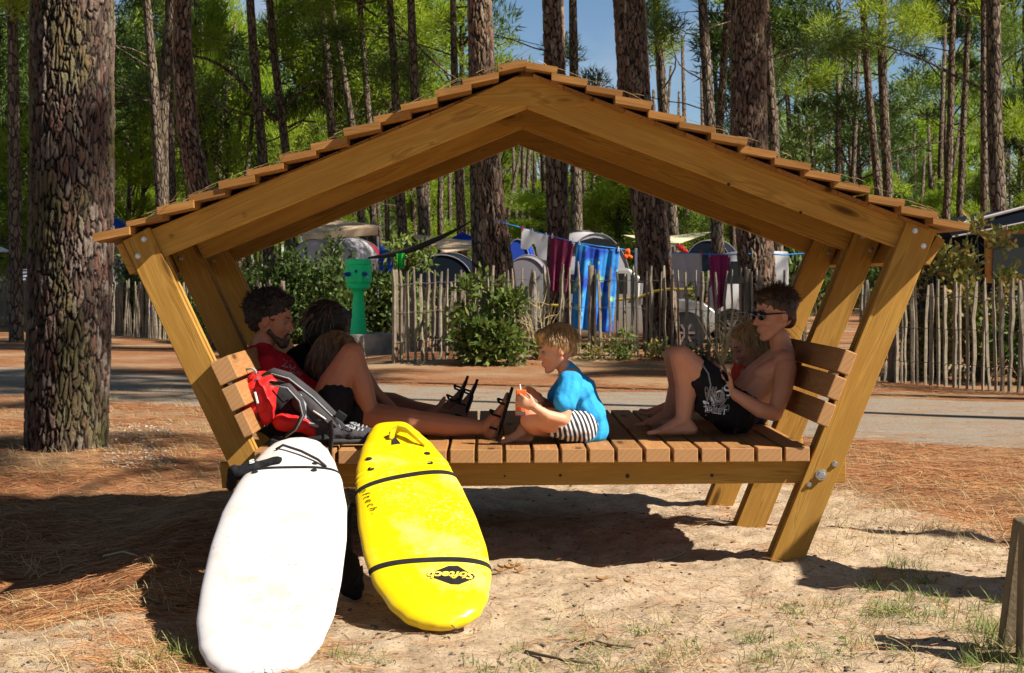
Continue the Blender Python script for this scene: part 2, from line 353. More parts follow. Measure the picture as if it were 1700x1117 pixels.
def build_road():
    xs = np.concatenate([np.arange(-30, -8, .5), np.arange(-8, 8, .07), np.arange(8, 40, .6)]); t = np.linspace(0, 1, 70)
    a, b = road_edges(xs); a = np.where(xs < 0, 15.0 - .62 * xs, a); b = np.where(xs < 0, 19.4 - .66 * xs, b)
    X = np.repeat(xs[None], 70, 0); Y = a[None] + (b - a)[None] * t[:, None]
    Z = H(X, Y) + .007 - .02 * (np.minimum(t, 1 - t)[:, None] < .001)
    V = np.stack([X, Y, Z], -1).reshape(-1, 3); i = np.arange(X.size).reshape(X.shape)
    Fc = np.stack([i[:-1, :-1], i[:-1, 1:], i[1:, 1:], i[1:, :-1]], -1).reshape(-1, 4)
    o = new('road', np_mesh('road', V, Fc, True), M['road']); o['kind'] = 'structure'
build_road()
# ---------------------------------------------------------------- timber shelter
def Q(px, py, t=0): return Vector(((px - CX) * D0 / F - t * 38 / F, D0 + t, ZC - (py - HY) * D0 / F))
M['post_dark0'] = varied('dark_disc', (.05, .03, .02), .8)
shelter = thing('bench_shelter', 'large timber seating shelter with shingled gable roof and slatted platform, people sitting inside', 'shelter', (0, 8.5, 0))
def framed(name, vs, fs, m, parent, ax, bevel=.003, loc=None):
    """mesh in a local frame whose X follows the grain"""
    ax = Vector(ax).normalized(); up = Vector((0, 1, 0)) if abs(ax.y) < .7 else Vector((0, 0, 1)); y = up.cross(ax).normalized(); z = ax.cross(y)
    Rm = Matrix((ax, y, z)).transposed(); c = sum((Vector(v) for v in vs), Vector()) / len(vs)
    me = bpy.data.meshes.new(name); me.from_pydata([tuple(Rm.transposed() @ (Vector(v) - c)) for v in vs], [], fs)
    bm = bmesh.new(); bm.from_mesh(me); bmesh.ops.recalc_face_normals(bm, faces=bm.faces); bm.to_mesh(me); bm.free()
    o = new(name, me, m, parent); o.matrix_basis = Matrix.Translation(c - parent_world(parent)) @ Rm.to_4x4()
    if bevel: b = o.modifiers.new('bevel', 'BEVEL'); b.width = bevel; b.segments = 2
    return o
def bd(name, poly, t0, t1, grain, m='wood', ends=None, bevel=.003, parent=None):
    n = len(poly); vs = [Q(x, y, t0) for x, y in poly] + [Q(x, y, t1) for x, y in poly]
    fs = [tuple(range(n)), tuple(range(n, 2 * n))[::-1]] + [(k, k + n, (k + 1) % n + n, (k + 1) % n) for k in range(n)]
    ax = Vector((0, 1, 0)) if grain == 'y' else Q(*grain[1]) - Q(*grain[0])
    o = framed(name, vs, fs, M[m], parent or shelter, ax, bevel)
    if ends:
        o.data.materials.append(M[ends]); o.data.polygons[0].material_index = 1; o.data.polygons[1].material_index = 1
    return o
def bolt(px, py, t, r=.013, hexa=False, out=.012):
    c = Q(px, py, t); mb = MB(); Mx = Matrix.Rotation(R(90), 3, 'X')
    mb.lathe([(r, -.003), (r, .003), (r * .96, .0045)], c, 20, Mx)
    mb.lathe([(r * .72, .003), (r * .72, out - .002), (r * .6, out)], c, 6 if hexa else 14, Mx)
    mb.part('bolt', M['steel'], shelter, False)
for fi, t in enumerate((0, 1.04, 2.08)):
    LP = [(203, 400), (247, 377), (247 + .47 * (1000 - 377), 1000), (203 + .474 * 600, 1000)]
    RP = [(1508, 363), (1556, 382), (1556 - .402 * (1000 - 382), 1000), (1508 - .403 * (1000 - 363), 1000)]
    bt = 790 if fi else 0
    for a, b in ((t, t + .045), (t + .0902, t + .135)):
        bd('post', LP, a, b, (LP[1], LP[2])); bd('post', RP, a, b, (RP[1], RP[2]))
    bd('rafter', [(236, 439), (228, 388), (874.5, 124), (874.5, 178)], t + .0452, t + .09, ((273, 424), (875, 178)))
    bd('rafter', [(875.5, 178), (875.5, 124), (1530, 373), (1524, 423)], t + .0452, t + .09, ((875, 178), (1487, 409)))
    bd('ridge_gusset', [(752, 174), (855, 125.5), (898, 125.5), (1010, 174)], t + .030, t + .0449, ((752, 174), (1010, 174)))
    bd('platform_beam', [(362, 770), (1408, 761), (1408, 803), (366, 813)], t + .0452, t + .09, ((362, 770), (1408, 761)))
for s, poly in ((0, [(190, 408), (201, 402), (224, 450), (213, 456)]), (1, [(1558.5, 391), (1572, 398), (1546, 440), (1534, 434)])):
    bd('eave_board', poly, .03, 2.2, 'y', bevel=.002)
for x, y in ((239, 397), (229, 425), (1519, 383), (1533, 408)): bolt(x, y, 0)
for x, y in ((239, 397), (229, 425), (1519, 383), (1533, 408)): bolt(x, y, 1.04); bolt(x, y, 2.08)
bolt(1363, 788, 0, .026, True, .022); bolt(1386, 770, 0, .014); bolt(1343, 804, 0, .012); bolt(388, 781, 0, .013)
for x, y, r_ in ((931, 791, .007), (1043, 792, .010), (1184, 791, .008), (838, 792, .005), (282, 392, .012), (404, 357, .012), (653, 260, .012), (1212, 305, .008), (1332, 352, .007)):  # dark discs on the beam stand in for the shade inside screw holes
    c = Q(x, y, .0445); MB().lathe([(r_, 0), (r_, .002), (r_ * .7, .0025)], c, 14, Matrix.Rotation(R(90), 3, 'X')).part('plug_or_hole', M['post_dark0'] if r_ < .011 else M['wood'], shelter)
for k in range(20):
    x1 = 1342 - 46.2 * k; x0 = x1 - (47 if k == 0 else 40.5) + random.uniform(-.5, .5)
    if k == 0: x0 = x1 - 40.5
    ty = 745 - .0055 * (x1 - 750) + random.uniform(-.5, .5); t0 = -.035 + random.uniform(-.004, .004)
    bd('seat_slat', [(x0, ty), (x1, ty - .2), (x1, ty + 23.4), (x0, ty + 23.6)], t0, 2.12 + random.uniform(-.01, .01), 'y', 'wood_slat', 'end', .004)
for y0 in (586, 628, 671):
    E = lambda y: (1508 - .403 * (y - 363) - .6, y); n = (-.927, -.374)
    a = E(y0); b = E(y0 + 36.5); th = 21
    bd('backrest_slat', [a, b, (b[0] + n[0] * th, b[1] + n[1] * th), (a[0] + n[0] * th, a[1] + n[1] * th)], -.07 + random.uniform(-.01, .01), 2.2, 'y', 'wood_slat', 'end', .005)
for y0, th in ((602, 34), (644, 27), (687, 18)):
    E = lambda y: (247 + .47 * (y - 377) + .6, y); n = (.905, -.425)
    a = E(y0); b = E(y0 + 37)
    bd('backrest_slat', [a, b, (b[0] + n[0] * th, b[1] + n[1] * th), (a[0] + n[0] * th, a[1] + n[1] * th)], -.10 + random.uniform(-.01, .01), 2.2, 'y', 'wood_slat', 'end', .005)
def shingles():
    LL = lambda x: 392 - .4195 * (x - 165) - 2.5; RL = lambda x: 95 + .385 * (x - 873)
    wid = [(-.115, .19), (.19, .52), (.52, .86), (.86, 1.22), (1.22, 1.6), (1.6, 1.92), (1.92, 2.3)]
    for side in (0, 1):
        n = 14; span = (873 - 165) if side == 0 else (1594 - 873)
        for i in range(n):
            for (a, b) in wid:
                pitch = span / n; xl = (165 + i * pitch) if side == 0 else (1594 - i * pitch)
                xl += random.uniform(-4, 4); sg = 1 if side == 0 else -1; top = LL if side == 0 else RL
                ln = 60; th = random.uniform(9.5, 12.5); j = random.uniform(-1.3, 1.3)
                xe = xl + sg * ln
                if side == 0: xe = min(xe, 874)
                else: xe = max(xe, 872)
                k = (xe - xl) * sg / 60
                poly = [(xl, top(xl) + j), (xe, top(xe) + 13 * k + j * .3), (xe, top(xe) + 13 * k + th), (xl + sg * 2, top(xl) + th)]
                a2 = a + random.uniform(-.045, .03) if a < 0 else a + .003 + random.uniform(0, .006)
                o = bd('shingle', poly, a2, b, (poly[0], poly[1]), 'wood_shingle', None, 0)
                # split, uneven lower edge
                o.rotation_mode = 'XYZ'
        for i in range(13):
            x0, x1 = (205 + i * 51, 205 + i * 51 + 49.5) if side == 0 else (885 + i * 50.5, 885 + i * 50.5 + 49.5)
            top = (lambda x: LL(x) + 25) if side == 0 else (lambda x: RL(x) + 23.5)
            bd('roof_board', [(x0, top(x0)), (x1, top(x1)), (x1, top(x1) + 6), (x0, top(x0) + 6)], -.02 if side else .05, 2.22, 'y', 'wood_shingle', None, .001)
    # ridge caps
shingles()
# ---------------------------------------------------------------- surfboards
class Board:
    def __init__(s, base, top, roll, table, thick, rocker=.03):
        s.b = Vector(base); s.t = Vector(top); s.L = (s.t - s.b).length; s.ax = (s.t - s.b).normalized()
        wv = Vector((1, 0, 0)); wv = (wv - s.ax * wv.dot(s.ax)).normalized(); n = wv.cross(s.ax).normalized()
        if n.z < 0: n = -n
        q = Matrix.Rotation(roll, 3, s.ax); s.w = q @ wv; s.n = q @ n; s.tab = table; s.th = thick; s.rk = rocker
    def hw(s, u):
        u = min(max(u, 0), 1); T = s.tab
        for (a, x), (b, y) in zip(T, T[1:]):
            if u <= b:
                k = (u - a) / (b - a); k = k * k * (3 - 2 * k) * .35 + k * .65; return x + (y - x) * k
        return T[-1][1]
    def pt(s, u, v, off=0, side=1):
        """v in -1..1 across; side 1 upper face, -1 lower"""
        hw = s.hw(u); env = min(1, (hw / .16)) ** .6
        prof = max(0, 1 - abs(v) ** 3.2) ** .5
        h = s.th / 2 * env * prof + off
        return s.b + s.ax * (u * s.L) + s.w * (v * hw) + s.n * (side * h - s.rk * 4 * (u - .5) ** 2 * .35)
    def mesh(s, nu=90, nv=28):
        vs = []; fs = []
        us = [.5 - .5 * math.cos(math.pi * i / nu) for i in range(nu + 1)]
        ring = []
        for side in (1, -1):
            for k in range(nv): ring.append((math.sin(math.pi * (-.5 + k / nv)) * side, side))
        for u in us:
            for v, sd in ring: vs.append(s.pt(u, v, 0, sd))
        m = len(ring)
        for i in range(nu):
            for k in range(m): fs.append((i * m + k, i * m + (k + 1) % m, (i + 1) * m + (k + 1) % m, (i + 1) * m + k))
        fs += [tuple(range(m)), tuple(range(nu * m, nu * m + m))[::-1]]
        return MB().add(vs, fs)
    def uv(s, px, py):
        d = P(px, py, 1) - cam.location; u = v = 0; c = s.b + s.n * s.th / 2
        k = (c - cam.location).dot(s.n) / d.dot(s.n); p = cam.location + d * k; u = (p - s.b).dot(s.ax) / s.L
        return u, (p - s.b).dot(s.w) / s.hw(u)
    def band(s, pa, pb, width, off=.003, bow=0, v0=None, v1=None):
        ua, va = s.uv(*pa); ub, vb = s.uv(*pb); mb = MB(); vs = []; fs = []; N = 40
        for i in range(N + 1):
            v = (v0 if v0 is not None else -1) + ((v1 if v1 is not None else 1) - (v0 if v0 is not None else -1)) * i / N; v = math.sin(v * math.pi / 2) if v0 is None else v
            u = ua + (ub - ua) * (v - va) / (vb - va) + bow * (1 - v * v)
            for du in (-1, 1): vs.append(s.pt(u + du * width / 2 / s.L, v * (1.0 if abs(v) < .99 else 1.012), off))
            for du in (1, -1): vs.append(s.pt(u + du * width / 2 / s.L, v * (1.0 if abs(v) < .99 else 1.012), off - .004))
        for i in range(N):
            for k in range(4): fs.append((i * 4 + k, i * 4 + (k + 1) % 4, i * 4 + 4 + (k + 1) % 4, i * 4 + 4 + k))
        return mb.add(vs, fs)
    def disc(s, px, py, r, name, m, parent, off=.001):
        u, v = s.uv(px, py); c = s.pt(u, v, off); Mx = s.n.to_track_quat('Z', 'Y').to_matrix()
        MB().lathe([(r, -.004), (r, .001), (r * .8, .0025)], c, 18, Mx).part(name, m, parent, True)
def board_mat(name, base, stain, stain2, amt=.5, rough=.35):
    m = Mt(name, base, rough, spec=.5); v = m.coord()
    a = m.noise(v, 3.4, 6, .65); c = m.mix(m.ramp(a, [(.54, BW(0)), (.68, BW(amt))]), base, stain)
    b = m.noise(m.coord((1, 1, 1)), 60, 5, .8); g = m.noise(v, 2.2, 3)
    mm = m.n('Math', operation='MULTIPLY'); m.l(m.ramp(b, [(.56, BW(0)), (.62, BW(1))]), mm.inputs[0]); m.l(m.ramp(g, [(.52, BW(0)), (.7, BW(1))]), mm.inputs[1])
    c = m.mix(mm.outputs[0], c, stain2); m.color(c)
    m.b.inputs['Coat Weight'].default_value = .15; m.bump(m.noise(v, 90, 3), .0008, .3); return m.m
M['board_white'] = board_mat('white_foam_board', (.70, .66, .645), (.64, .48, .31), (.36, .25, .14), .6)
M['board_yellow'] = board_mat('yellow_foam_board', (.84, .60, .004), (.85, .70, .22), (.8, .66, .3), .55, .3)
def text_mb(txt, size, fn, bold=0, font_shear=0, ext=.0012):
    """flat lettering; fn(x,y) -> (point, normal)"""
    cu = bpy.data.curves.new('lettering', 'FONT'); cu.body = txt; cu.size = size; cu.align_x = 'CENTER'; cu.align_y = 'CENTER'; cu.offset = bold; cu.shear = font_shear; cu.resolution_u = 4
    o = bpy.data.objects.new('tmp', cu); COL.objects.link(o); dg = bpy.context.evaluated_depsgraph_get(); me = bpy.data.meshes.new_from_object(o.evaluated_get(dg))
    vs = [v.co.copy() for v in me.vertices]; fs = [tuple(p.vertices) for p in me.polygons]; bpy.data.objects.remove(o); bpy.data.meshes.remove(me)
    n = len(vs); out = []
    for k in (0, 1):
        for v in vs: p, nn = fn(v.x, v.y); out.append(p + nn * (ext * k))
    return MB().add(out, fs + [tuple(i + n for i in f) for f in fs])
# white board
wb = Board(P(424, 1136, 5.60) + Vector((0, 0, .035)), P(494, 731, 7.42) + Vector((0, 0, .012)), R(-1.5),
           [(0, .06), (.015, .13), (.05, .18), (.1, .217), (.2, .25), (.32, .262), (.48, .266), (.62, .256), (.75, .226), (.85, .187), (.92, .15), (.965, .112), (.99, .06), (1, .012)], .075)
white = thing('surfboard', 'white foam surfboard leaning upright against the platform, stained with sand', 'surfboard', tuple(wb.b))
wb.mesh().part('board', M['board_white'], white, True)
for x, y in ((523, 767), (521, 779), (423, 780)): wb.disc(x, y, .014, 'fin_screw', M['black'], white)
wb.band((395, 776), (543, 774), .018, .004, .0).part('leash_cord', M['black'], white)
u, v = wb.uv(505, 752)
pad = MB(); q0 = wb.pt(*wb.uv(392, 775), .012); q1 = wb.pt(*wb.uv(462, 767), .016)
pad.cap(q0, .03, q0 * .55 + q1 * .45, .027, w=1.2, wax=wb.ax).cap(q0 * .55 + q1 * .45, .022, q1, .018)
pad.cap(q0 + Vector((-.012, .0, .01)), .028, q0 + Vector((-.03, .02, -.06)), .02)
cuff = pad.remesh('leash_cuff', M['black_fabric'], white, .005, 2, lambda p: .003 * noise.noise(p * 60))
def on_plane(o, ax, up, n):
    return lambda x, y: (o + ax * x + up * y, n)
lc = q0 * .62 + q1 * .38 + wb.n * .030
cd = (q1 - q0).normalized(); text_mb('S', .05, on_plane(lc, cd, cd.cross(-wb.n) if cd.cross(-wb.n).z > 0 else cd.cross(wb.n), wb.n), .002).part('logo', M['white'], cuff)
lp = MB(); ca = [wb.pt(*wb.uv(x, y), .006 + o) for x, y, o in ((458, 745, 0), (470, 742, .012), (500, 752, .01), (528, 764, .006), (541, 772, .0))]
lp.tube(ca, .006, 8).part('leash_cord', M['grey_fabric'], white, True)
# yellow board
yb = Board(P(739, 1050, 6.18) + Vector((0, 0, .03)), P(649, 702, 7.62) + Vector((0, 0, -.008)), R(2),
           [(0, .04), (.015, .10), (.04, .148), (.1, .195), (.2, .236), (.32, .25), (.45, .248), (.6, .232), (.75, .205), (.86, .165), (.93, .127), (.975, .10), (.995, .085), (1, .06)], .085)
yellow = thing('surfboard', 'yellow foam surfboard leaning upright against the platform with two black straps', 'surfboard', tuple(yb.b))
yb.mesh().part('board', M['board_yellow'], yellow, True)
for x, y in ((612.7, 758), (616, 775.6), (709, 750.5), (713.6, 766.6)): yb.disc(x, y, .0145, 'fin_screw', M['black'], yellow)
yb.band((586, 790), (742, 764), .006, .004, .012).part('moulding', M['board_yellow'], yellow, True)
yb.band((587, 781), (737, 757), .006, .004, .012).part('moulding', M['board_yellow'], yellow, True)
yb.band((592, 807), (745, 781), .030, .004, .012).part('strap', M['black'], yellow)
yb.band((604, 937), (800, 929), .030, .004, .010).part('strap', M['black'], yellow)
hd = MB(); hp = [yb.pt(*yb.uv(x, y), o) for x, y, o in ((649, 728, .002), (652, 722, .02), (662, 719, .034), (676, 724, .036), (690, 733, .026), (706, 738, .004))]
hd.tube(hp, [.016, .02, .022, .021, .017, .012], 8, flat=.35).part('handle', M['board_yellow'], yellow, True)
MB().prism([yb.pt(*yb.uv(x, y), .0012) for x, y in ((646, 714), (656, 712), (655, 722), (665, 735), (650, 737), (650, 724))], yb.n * .002).part('handle_slot', M['black'], yellow)
cs = MB()
dia = [yb.pt(*yb.uv(x, y), .0012) for x, y in ((709, 954), (718, 949), (745, 938.5), (760, 938), (789, 953), (786, 957), (762, 968), (750, 968))]
logo = cs.prism(dia, yb.n * .0015).part('logo', M['black'], yellow)
def yfn(px, py, ang):
    u0, v0 = yb.uv(px, py); c, s_ = math.cos(ang), math.sin(ang); hw = yb.hw(u0)
    def fn(x, y):
        a = x * c - y * s_; b = x * s_ + y * c
        return yb.pt(u0 + b / yb.L, v0 + a / hw, .003), yb.n
    return fn
text_mb('Softech', .062, yfn(750, 953, R(173)), .0018, .2).part('lettering', M['board_yellow'], logo)
text_mb('o f t e c h .', .05, yfn(613, 828, R(-80)), -.0005, .1).part('lettering', M['black'], yellow)
text_mb('K', .045, yfn(755, 1029, R(170)), .0002).part('lettering', M['black'], yellow)
# carry strap hanging from its left rail
sp = MB(); s0 = yb.pt(yb.uv(590, 812)[0], -1.03, -.03)
pts = [s0, P(578, 842, 7.0), P(576, 890, 6.9), P(578, 930, 6.85)]
sp.tube(pts, [.012, .02, .022, .022], 8, flat=.5)
sp.part('carry_strap', M['black'], yellow, True)
MB().cap(P(579, 930, 6.85), .035, P(584, 975, 6.8), .043, w=1.25, wax=(1, 0, 0)).cap(P(583, 975, 6.8), .04, P(590, 985, 6.78), .03).remesh('strap_pad', M['black_fabric'], yellow, .006, 3)
MB().tube([P(600, 940, 6.6), P(601, 955, 6.62), P(590, 975, 6.75)], .008, 6, flat=.6).part('carry_strap', M['black'], yellow, True)
# ---------------------------------------------------------------- pines
def leafs(C, rad, n, ln, wd, up=.35, seed=0, flat=.75):
    """tufts of needle-like triangles round the clump centres C"""
    g = np.random.default_rng(seed); C = np.asarray(C); k = g.integers(0, len(C), n)
    off = g.normal(size=(n, 3)); off /= np.linalg.norm(off, axis=1)[:, None]; off *= (g.random((n, 1)) ** .5); off[:, 2] *= flat
    r = (np.asarray(rad)[k] if np.ndim(rad) else np.full(n, rad))[:, None]
    p = C[k] + off * r; d = off + g.normal(size=(n, 3)) * .45; d[:, 2] += up; d /= np.linalg.norm(d, axis=1)[:, None]
    s = np.cross(d, g.normal(size=(n, 3))); s /= np.linalg.norm(s, axis=1)[:, None] + 1e-9
    l = (ln * (.6 + .8 * g.random((n, 1)))); V = np.stack([p - s * wd, p + s * wd, p + d * l], 1).reshape(-1, 3)
    return V, np.arange(3 * n).reshape(n, 3)
def crown_mesh(name, seed, h=6.5, r=2.6, clumps=46, n=9500, ln=.30, wd=.028):
    g = np.random.default_rng(seed); C = []; rd = []; mb = MB()
    for i in range(clumps):
        z = g.random() ** .8; rr = r * (math.sin(math.pi * min(1, .12 + z * .86)) ** .6) * (.35 + .75 * g.random()); a = g.random() * 6.283
        c = np.array([rr * math.cos(a), rr * math.sin(a), z * h]); C.append(c); rd.append(.38 + .5 * g.random())
        if i % 2 == 0: mb.tube([(0, 0, max(0, z * h - .9 * rr)), (c[0] * .5, c[1] * .5, z * h - .35 * rr), tuple(c)], [.05, .035, .015], 4)
    V, Fc = leafs(C, rd, n, ln, wd, .4, seed)
    nb = len(mb.v); bv = np.array([tuple(v) for v in mb.v]); tri = []
    for f in mb.f:
        for k in range(1, len(f) - 1): tri.append((f[0], f[k], f[k + 1]))
    me = np_mesh(name, np.concatenate([bv, V]), np.concatenate([np.array(tri), Fc + nb]))
    me.materials.append(M['needles']); me.materials.append(M['bark_far'])
    mi = np.zeros(len(tri) + len(Fc), np.int32); mi[:len(tri)] = 1; me.polygons.foreach_set('material_index', mi); return me
CROWN = [crown_mesh('pine_crown_%d' % i, 100 + i) for i in range(7)]
CROWN_D = []
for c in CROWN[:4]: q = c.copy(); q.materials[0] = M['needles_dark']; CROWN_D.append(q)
CROWN_HI = [crown_mesh('high_crown_%d' % i, 140 + i, 4.5, 3.2, 40, 9000, .34, .03) for i in range(3)]
def trunk_mb(pts, rad, sides, rings, disp=0, scale=9, zdet=99, off=(0, 0, 0)):
    """pts: list of Vector up the stem, smooth interpolation"""
    vs = []; fs = []; att = []; tone = []; T = np.linspace(0, 1, rings + 1); Zs = [p.z for p in pts]
    for t in T:
        z = Zs[0] + (Zs[-1] - Zs[0]) * t; k = 0
        while k < len(pts) - 2 and z > Zs[k + 1]: k += 1
        f = (z - Zs[k]) / (Zs[k + 1] - Zs[k]); p = pts[k].lerp(pts[k + 1], f); r = rad[k] + (rad[k + 1] - rad[k]) * f
        for s_ in range(sides):
            a = 2 * math.pi * s_ / sides; c = Vector((math.cos(a), math.sin(a), 0))
            rr = r * (1 + .05 * noise.noise(Vector((c.x * 1.3, c.y * 1.3, z * .8)) + Vector(off)))
            if disp:
                q = Vector((c.x * r, c.y * r, z * .24)) * scale + Vector(off)
                q = q + Vector((noise.noise(q * .9), noise.noise(q * .9 + Vector((7, 1, 3))), noise.noise(q * .9 + Vector((2, 9, 5))))) * .55
                q = q + Vector((noise.noise(q * 2.7), noise.noise(q * 2.7 + Vector((5, 1, 3))), 0)) * .22
                d = noise.voronoi(q)[0]; e = min(1, (d[1] - d[0]) / .26); e = e ** .8
                att.append(e); v1 = noise.voronoi(q)[1][0]; tone.append((math.sin(v1.dot(Vector((12.9, 78.2, 37.7)))) * 43758.5) % 1)
                rr += disp * (e - .5) + disp * .28 * noise.noise(Vector((q.x * 2, q.y * 2, q.z * 7))) + disp * .6 * (tone[-1] - .5) * e
            vs.append(p + c * rr)
    for i in range(rings):
        for s_ in range(sides): fs.append((i * sides + s_, i * sides + (s_ + 1) % sides, (i + 1) * sides + (s_ + 1) % sides, (i + 1) * sides + s_))
    r_ = MB().add(vs, fs); r_.att = att; r_.tone = tone; return r_
def limb(mb, p0, d, ln, r, g, n=6, droop=-.02):
    pts = [Vector(p0)]; d = Vector(d).normalized()
    for i in range(n):
        d = (d + Vector((g.normal() * .16, g.normal() * .16, g.normal() * .12 + droop))).normalized(); pts.append(pts[-1] + d * ln / n)
    mb.tube(pts, [r * (1 - .8 * i / n) for i in range(n + 1)], 5); return pts
def pine(path, w0, w1, Y, label, near=0, mat='bark_far', group=None, top=15, crown=1, limbs=3, seed=0, dark=False, lz=(3, 9)):
    """path: (px,py) up the visible stem from the top of the picture down; w0/w1 stem width at the top/bottom in photo pixels"""
    g = np.random.default_rng(seed + 900)
    pp = [P(x, y, Y) for x, y in path][::-1]; by = pp[0]
    # extend to the ground and up to the crown
    gz = -.12 + hz(by.x, Y); d = (pp[1] - pp[0]); k = (gz - by.z) / d.z
    base = pp[0] + d * k; base.x = by.x + (base.x - by.x) * .6
    e = pp[-1] - pp[-2]; tp = pp[-1] + e * ((top - pp[-1].z) / e.z) * 1.0; tp.x = pp[-1].x + (tp.x - pp[-1].x) * .5
    jy = [g.normal() * .10 for _ in range(len(pp) + 2)]
    pts = [base] + pp + [tp]
    px = F / Y; r1 = w1 / 2 / px; r0 = w0 / 2 / px; n = len(pts); rad = []
    for i, p in enumerate(pts):
        f = (p.z - pts[1].z) / max(.1, (pts[-2].z - pts[1].z)); rad.append(r1 + (r0 - r1) * max(-.25, min(1, f)))
    rad[0] = r1 * 1.12; rad[-1] = r0 * .55
    if near == 2: pts.insert(1, base.lerp(pp[0], .5) if base.z < -.05 else base + Vector((0, 0, .25))); rad.insert(1, r1 * 1.02); rad[0] = r1 * 1.28
    o = thing('pine_tree', label, 'tree', (base.x, base.y, base.z), group)
    m = M[mat]
    if near:
        det = trunk_mb(pts[:-1], rad[:-1], 320 if near == 2 else 140, 660 if near == 2 else 380, .020 if near == 2 else .028, 28 if near == 2 else 20, off=(seed * 3.1, 0, 0))
        tr = det.part('trunk', m, o, True); at_ = tr.data.attributes.new('crack', 'FLOAT', 'POINT'); at_.data.foreach_set('value', np.array(det.att, np.float32)); at_ = tr.data.attributes.new('tone', 'FLOAT', 'POINT'); at_.data.foreach_set('value', np.array(det.tone, np.float32))
        trunk_mb([pts[-2], pts[-1]], [rad[-2], rad[-1]], 14, 12).part('trunk_top', M['bark_far'], o, True)
    else: trunk_mb(pts, rad, 12, 44, 0, off=(seed, 2, 1)).part('trunk', m, o, True)
    if limbs:
        mb = MB(); C = []
        for i in range(limbs):
            z = g.uniform(*lz); a = g.uniform(0, 6.28); k = 0
            while k < len(pts) - 2 and z > pts[k + 1].z: k += 1
            f = (z - pts[k].z) / (pts[k + 1].z - pts[k].z); p = pts[k].lerp(pts[k + 1], f)
            q = limb(mb, p, (math.cos(a), math.sin(a) * .6, .35), g.uniform(1.6, 4.2), max(.022, r0 * .22), g, 7, -.03)
            if g.random() < .75:
                C += [tuple(q[-1] + Vector((g.normal() * .3, g.normal() * .3, g.normal() * .2 + .1))) for _ in range(3)]
                C += [tuple(q[-2] + Vector((g.normal() * .3, g.normal() * .3, g.normal() * .2 + .1)))]
        mb.part('branches', M['bark_far'], o, True)['kind'] = 'stuff'
        if C:
            V, Fc = leafs(C, .42, 230 * len(C), .20, .013, .4, seed)
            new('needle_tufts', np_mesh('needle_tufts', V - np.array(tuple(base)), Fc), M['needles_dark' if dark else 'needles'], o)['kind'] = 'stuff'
    if crown:
        c = new('crown', CROWN_HI[seed % 3], (), o); c.location = (tp.x - base.x, tp.y - base.y, top - 2.0 - base.z); c.rotation_euler = (0, 0, g.uniform(0, 6)); c.scale = (1, 1, 1)
    return o
NEAR = [
 ([(121, 0), (119, 250), (117, 500), (111, 740)], 131, 134, 12.76, 'massive close pine trunk with deeply cracked mossy bark left of the shelter', 2, 'bark_near'),
 ([(795, 0), (802, 120), (812, 300), (832, 450)], 38, 41, 27.4, 'thick sunlit pine with the blue washing line tied round it, by the green bush', 1, 'bark'),
 ([(918, 0), (921, 110), (925, 300), (926, 400)], 33, 35, 28, 'upright dark pine just behind the maroon towel', 1, 'bark'),
 ([(1044, 0), (1054, 160), (1075, 330), (1090, 450)], 50, 55, 27.2, 'thick dark leaning pine between the blue towel and the grey cloth', 1, 'bark'),
 ([(1243, 0), (1243, 200), (1252, 380), (1262, 520)], 56, 60, 26.2, 'thick pine lit on its right side rising behind the man in sunglasses', 1, 'bark'),
 ([(303, 0), (303, 90), (312, 220), (337, 335)], 27, 37, 30, 'thick dark pine bending left, above the left slope of the shingle roof', 1, 'bark')]
for i, a in enumerate(NEAR): pine(a[0], a[1], a[2], a[3], a[4], a[5], a[6], top=14 + i % 3, limbs=0 if i == 0 else 2, lz=(6.5, 10), seed=i, dark=True)
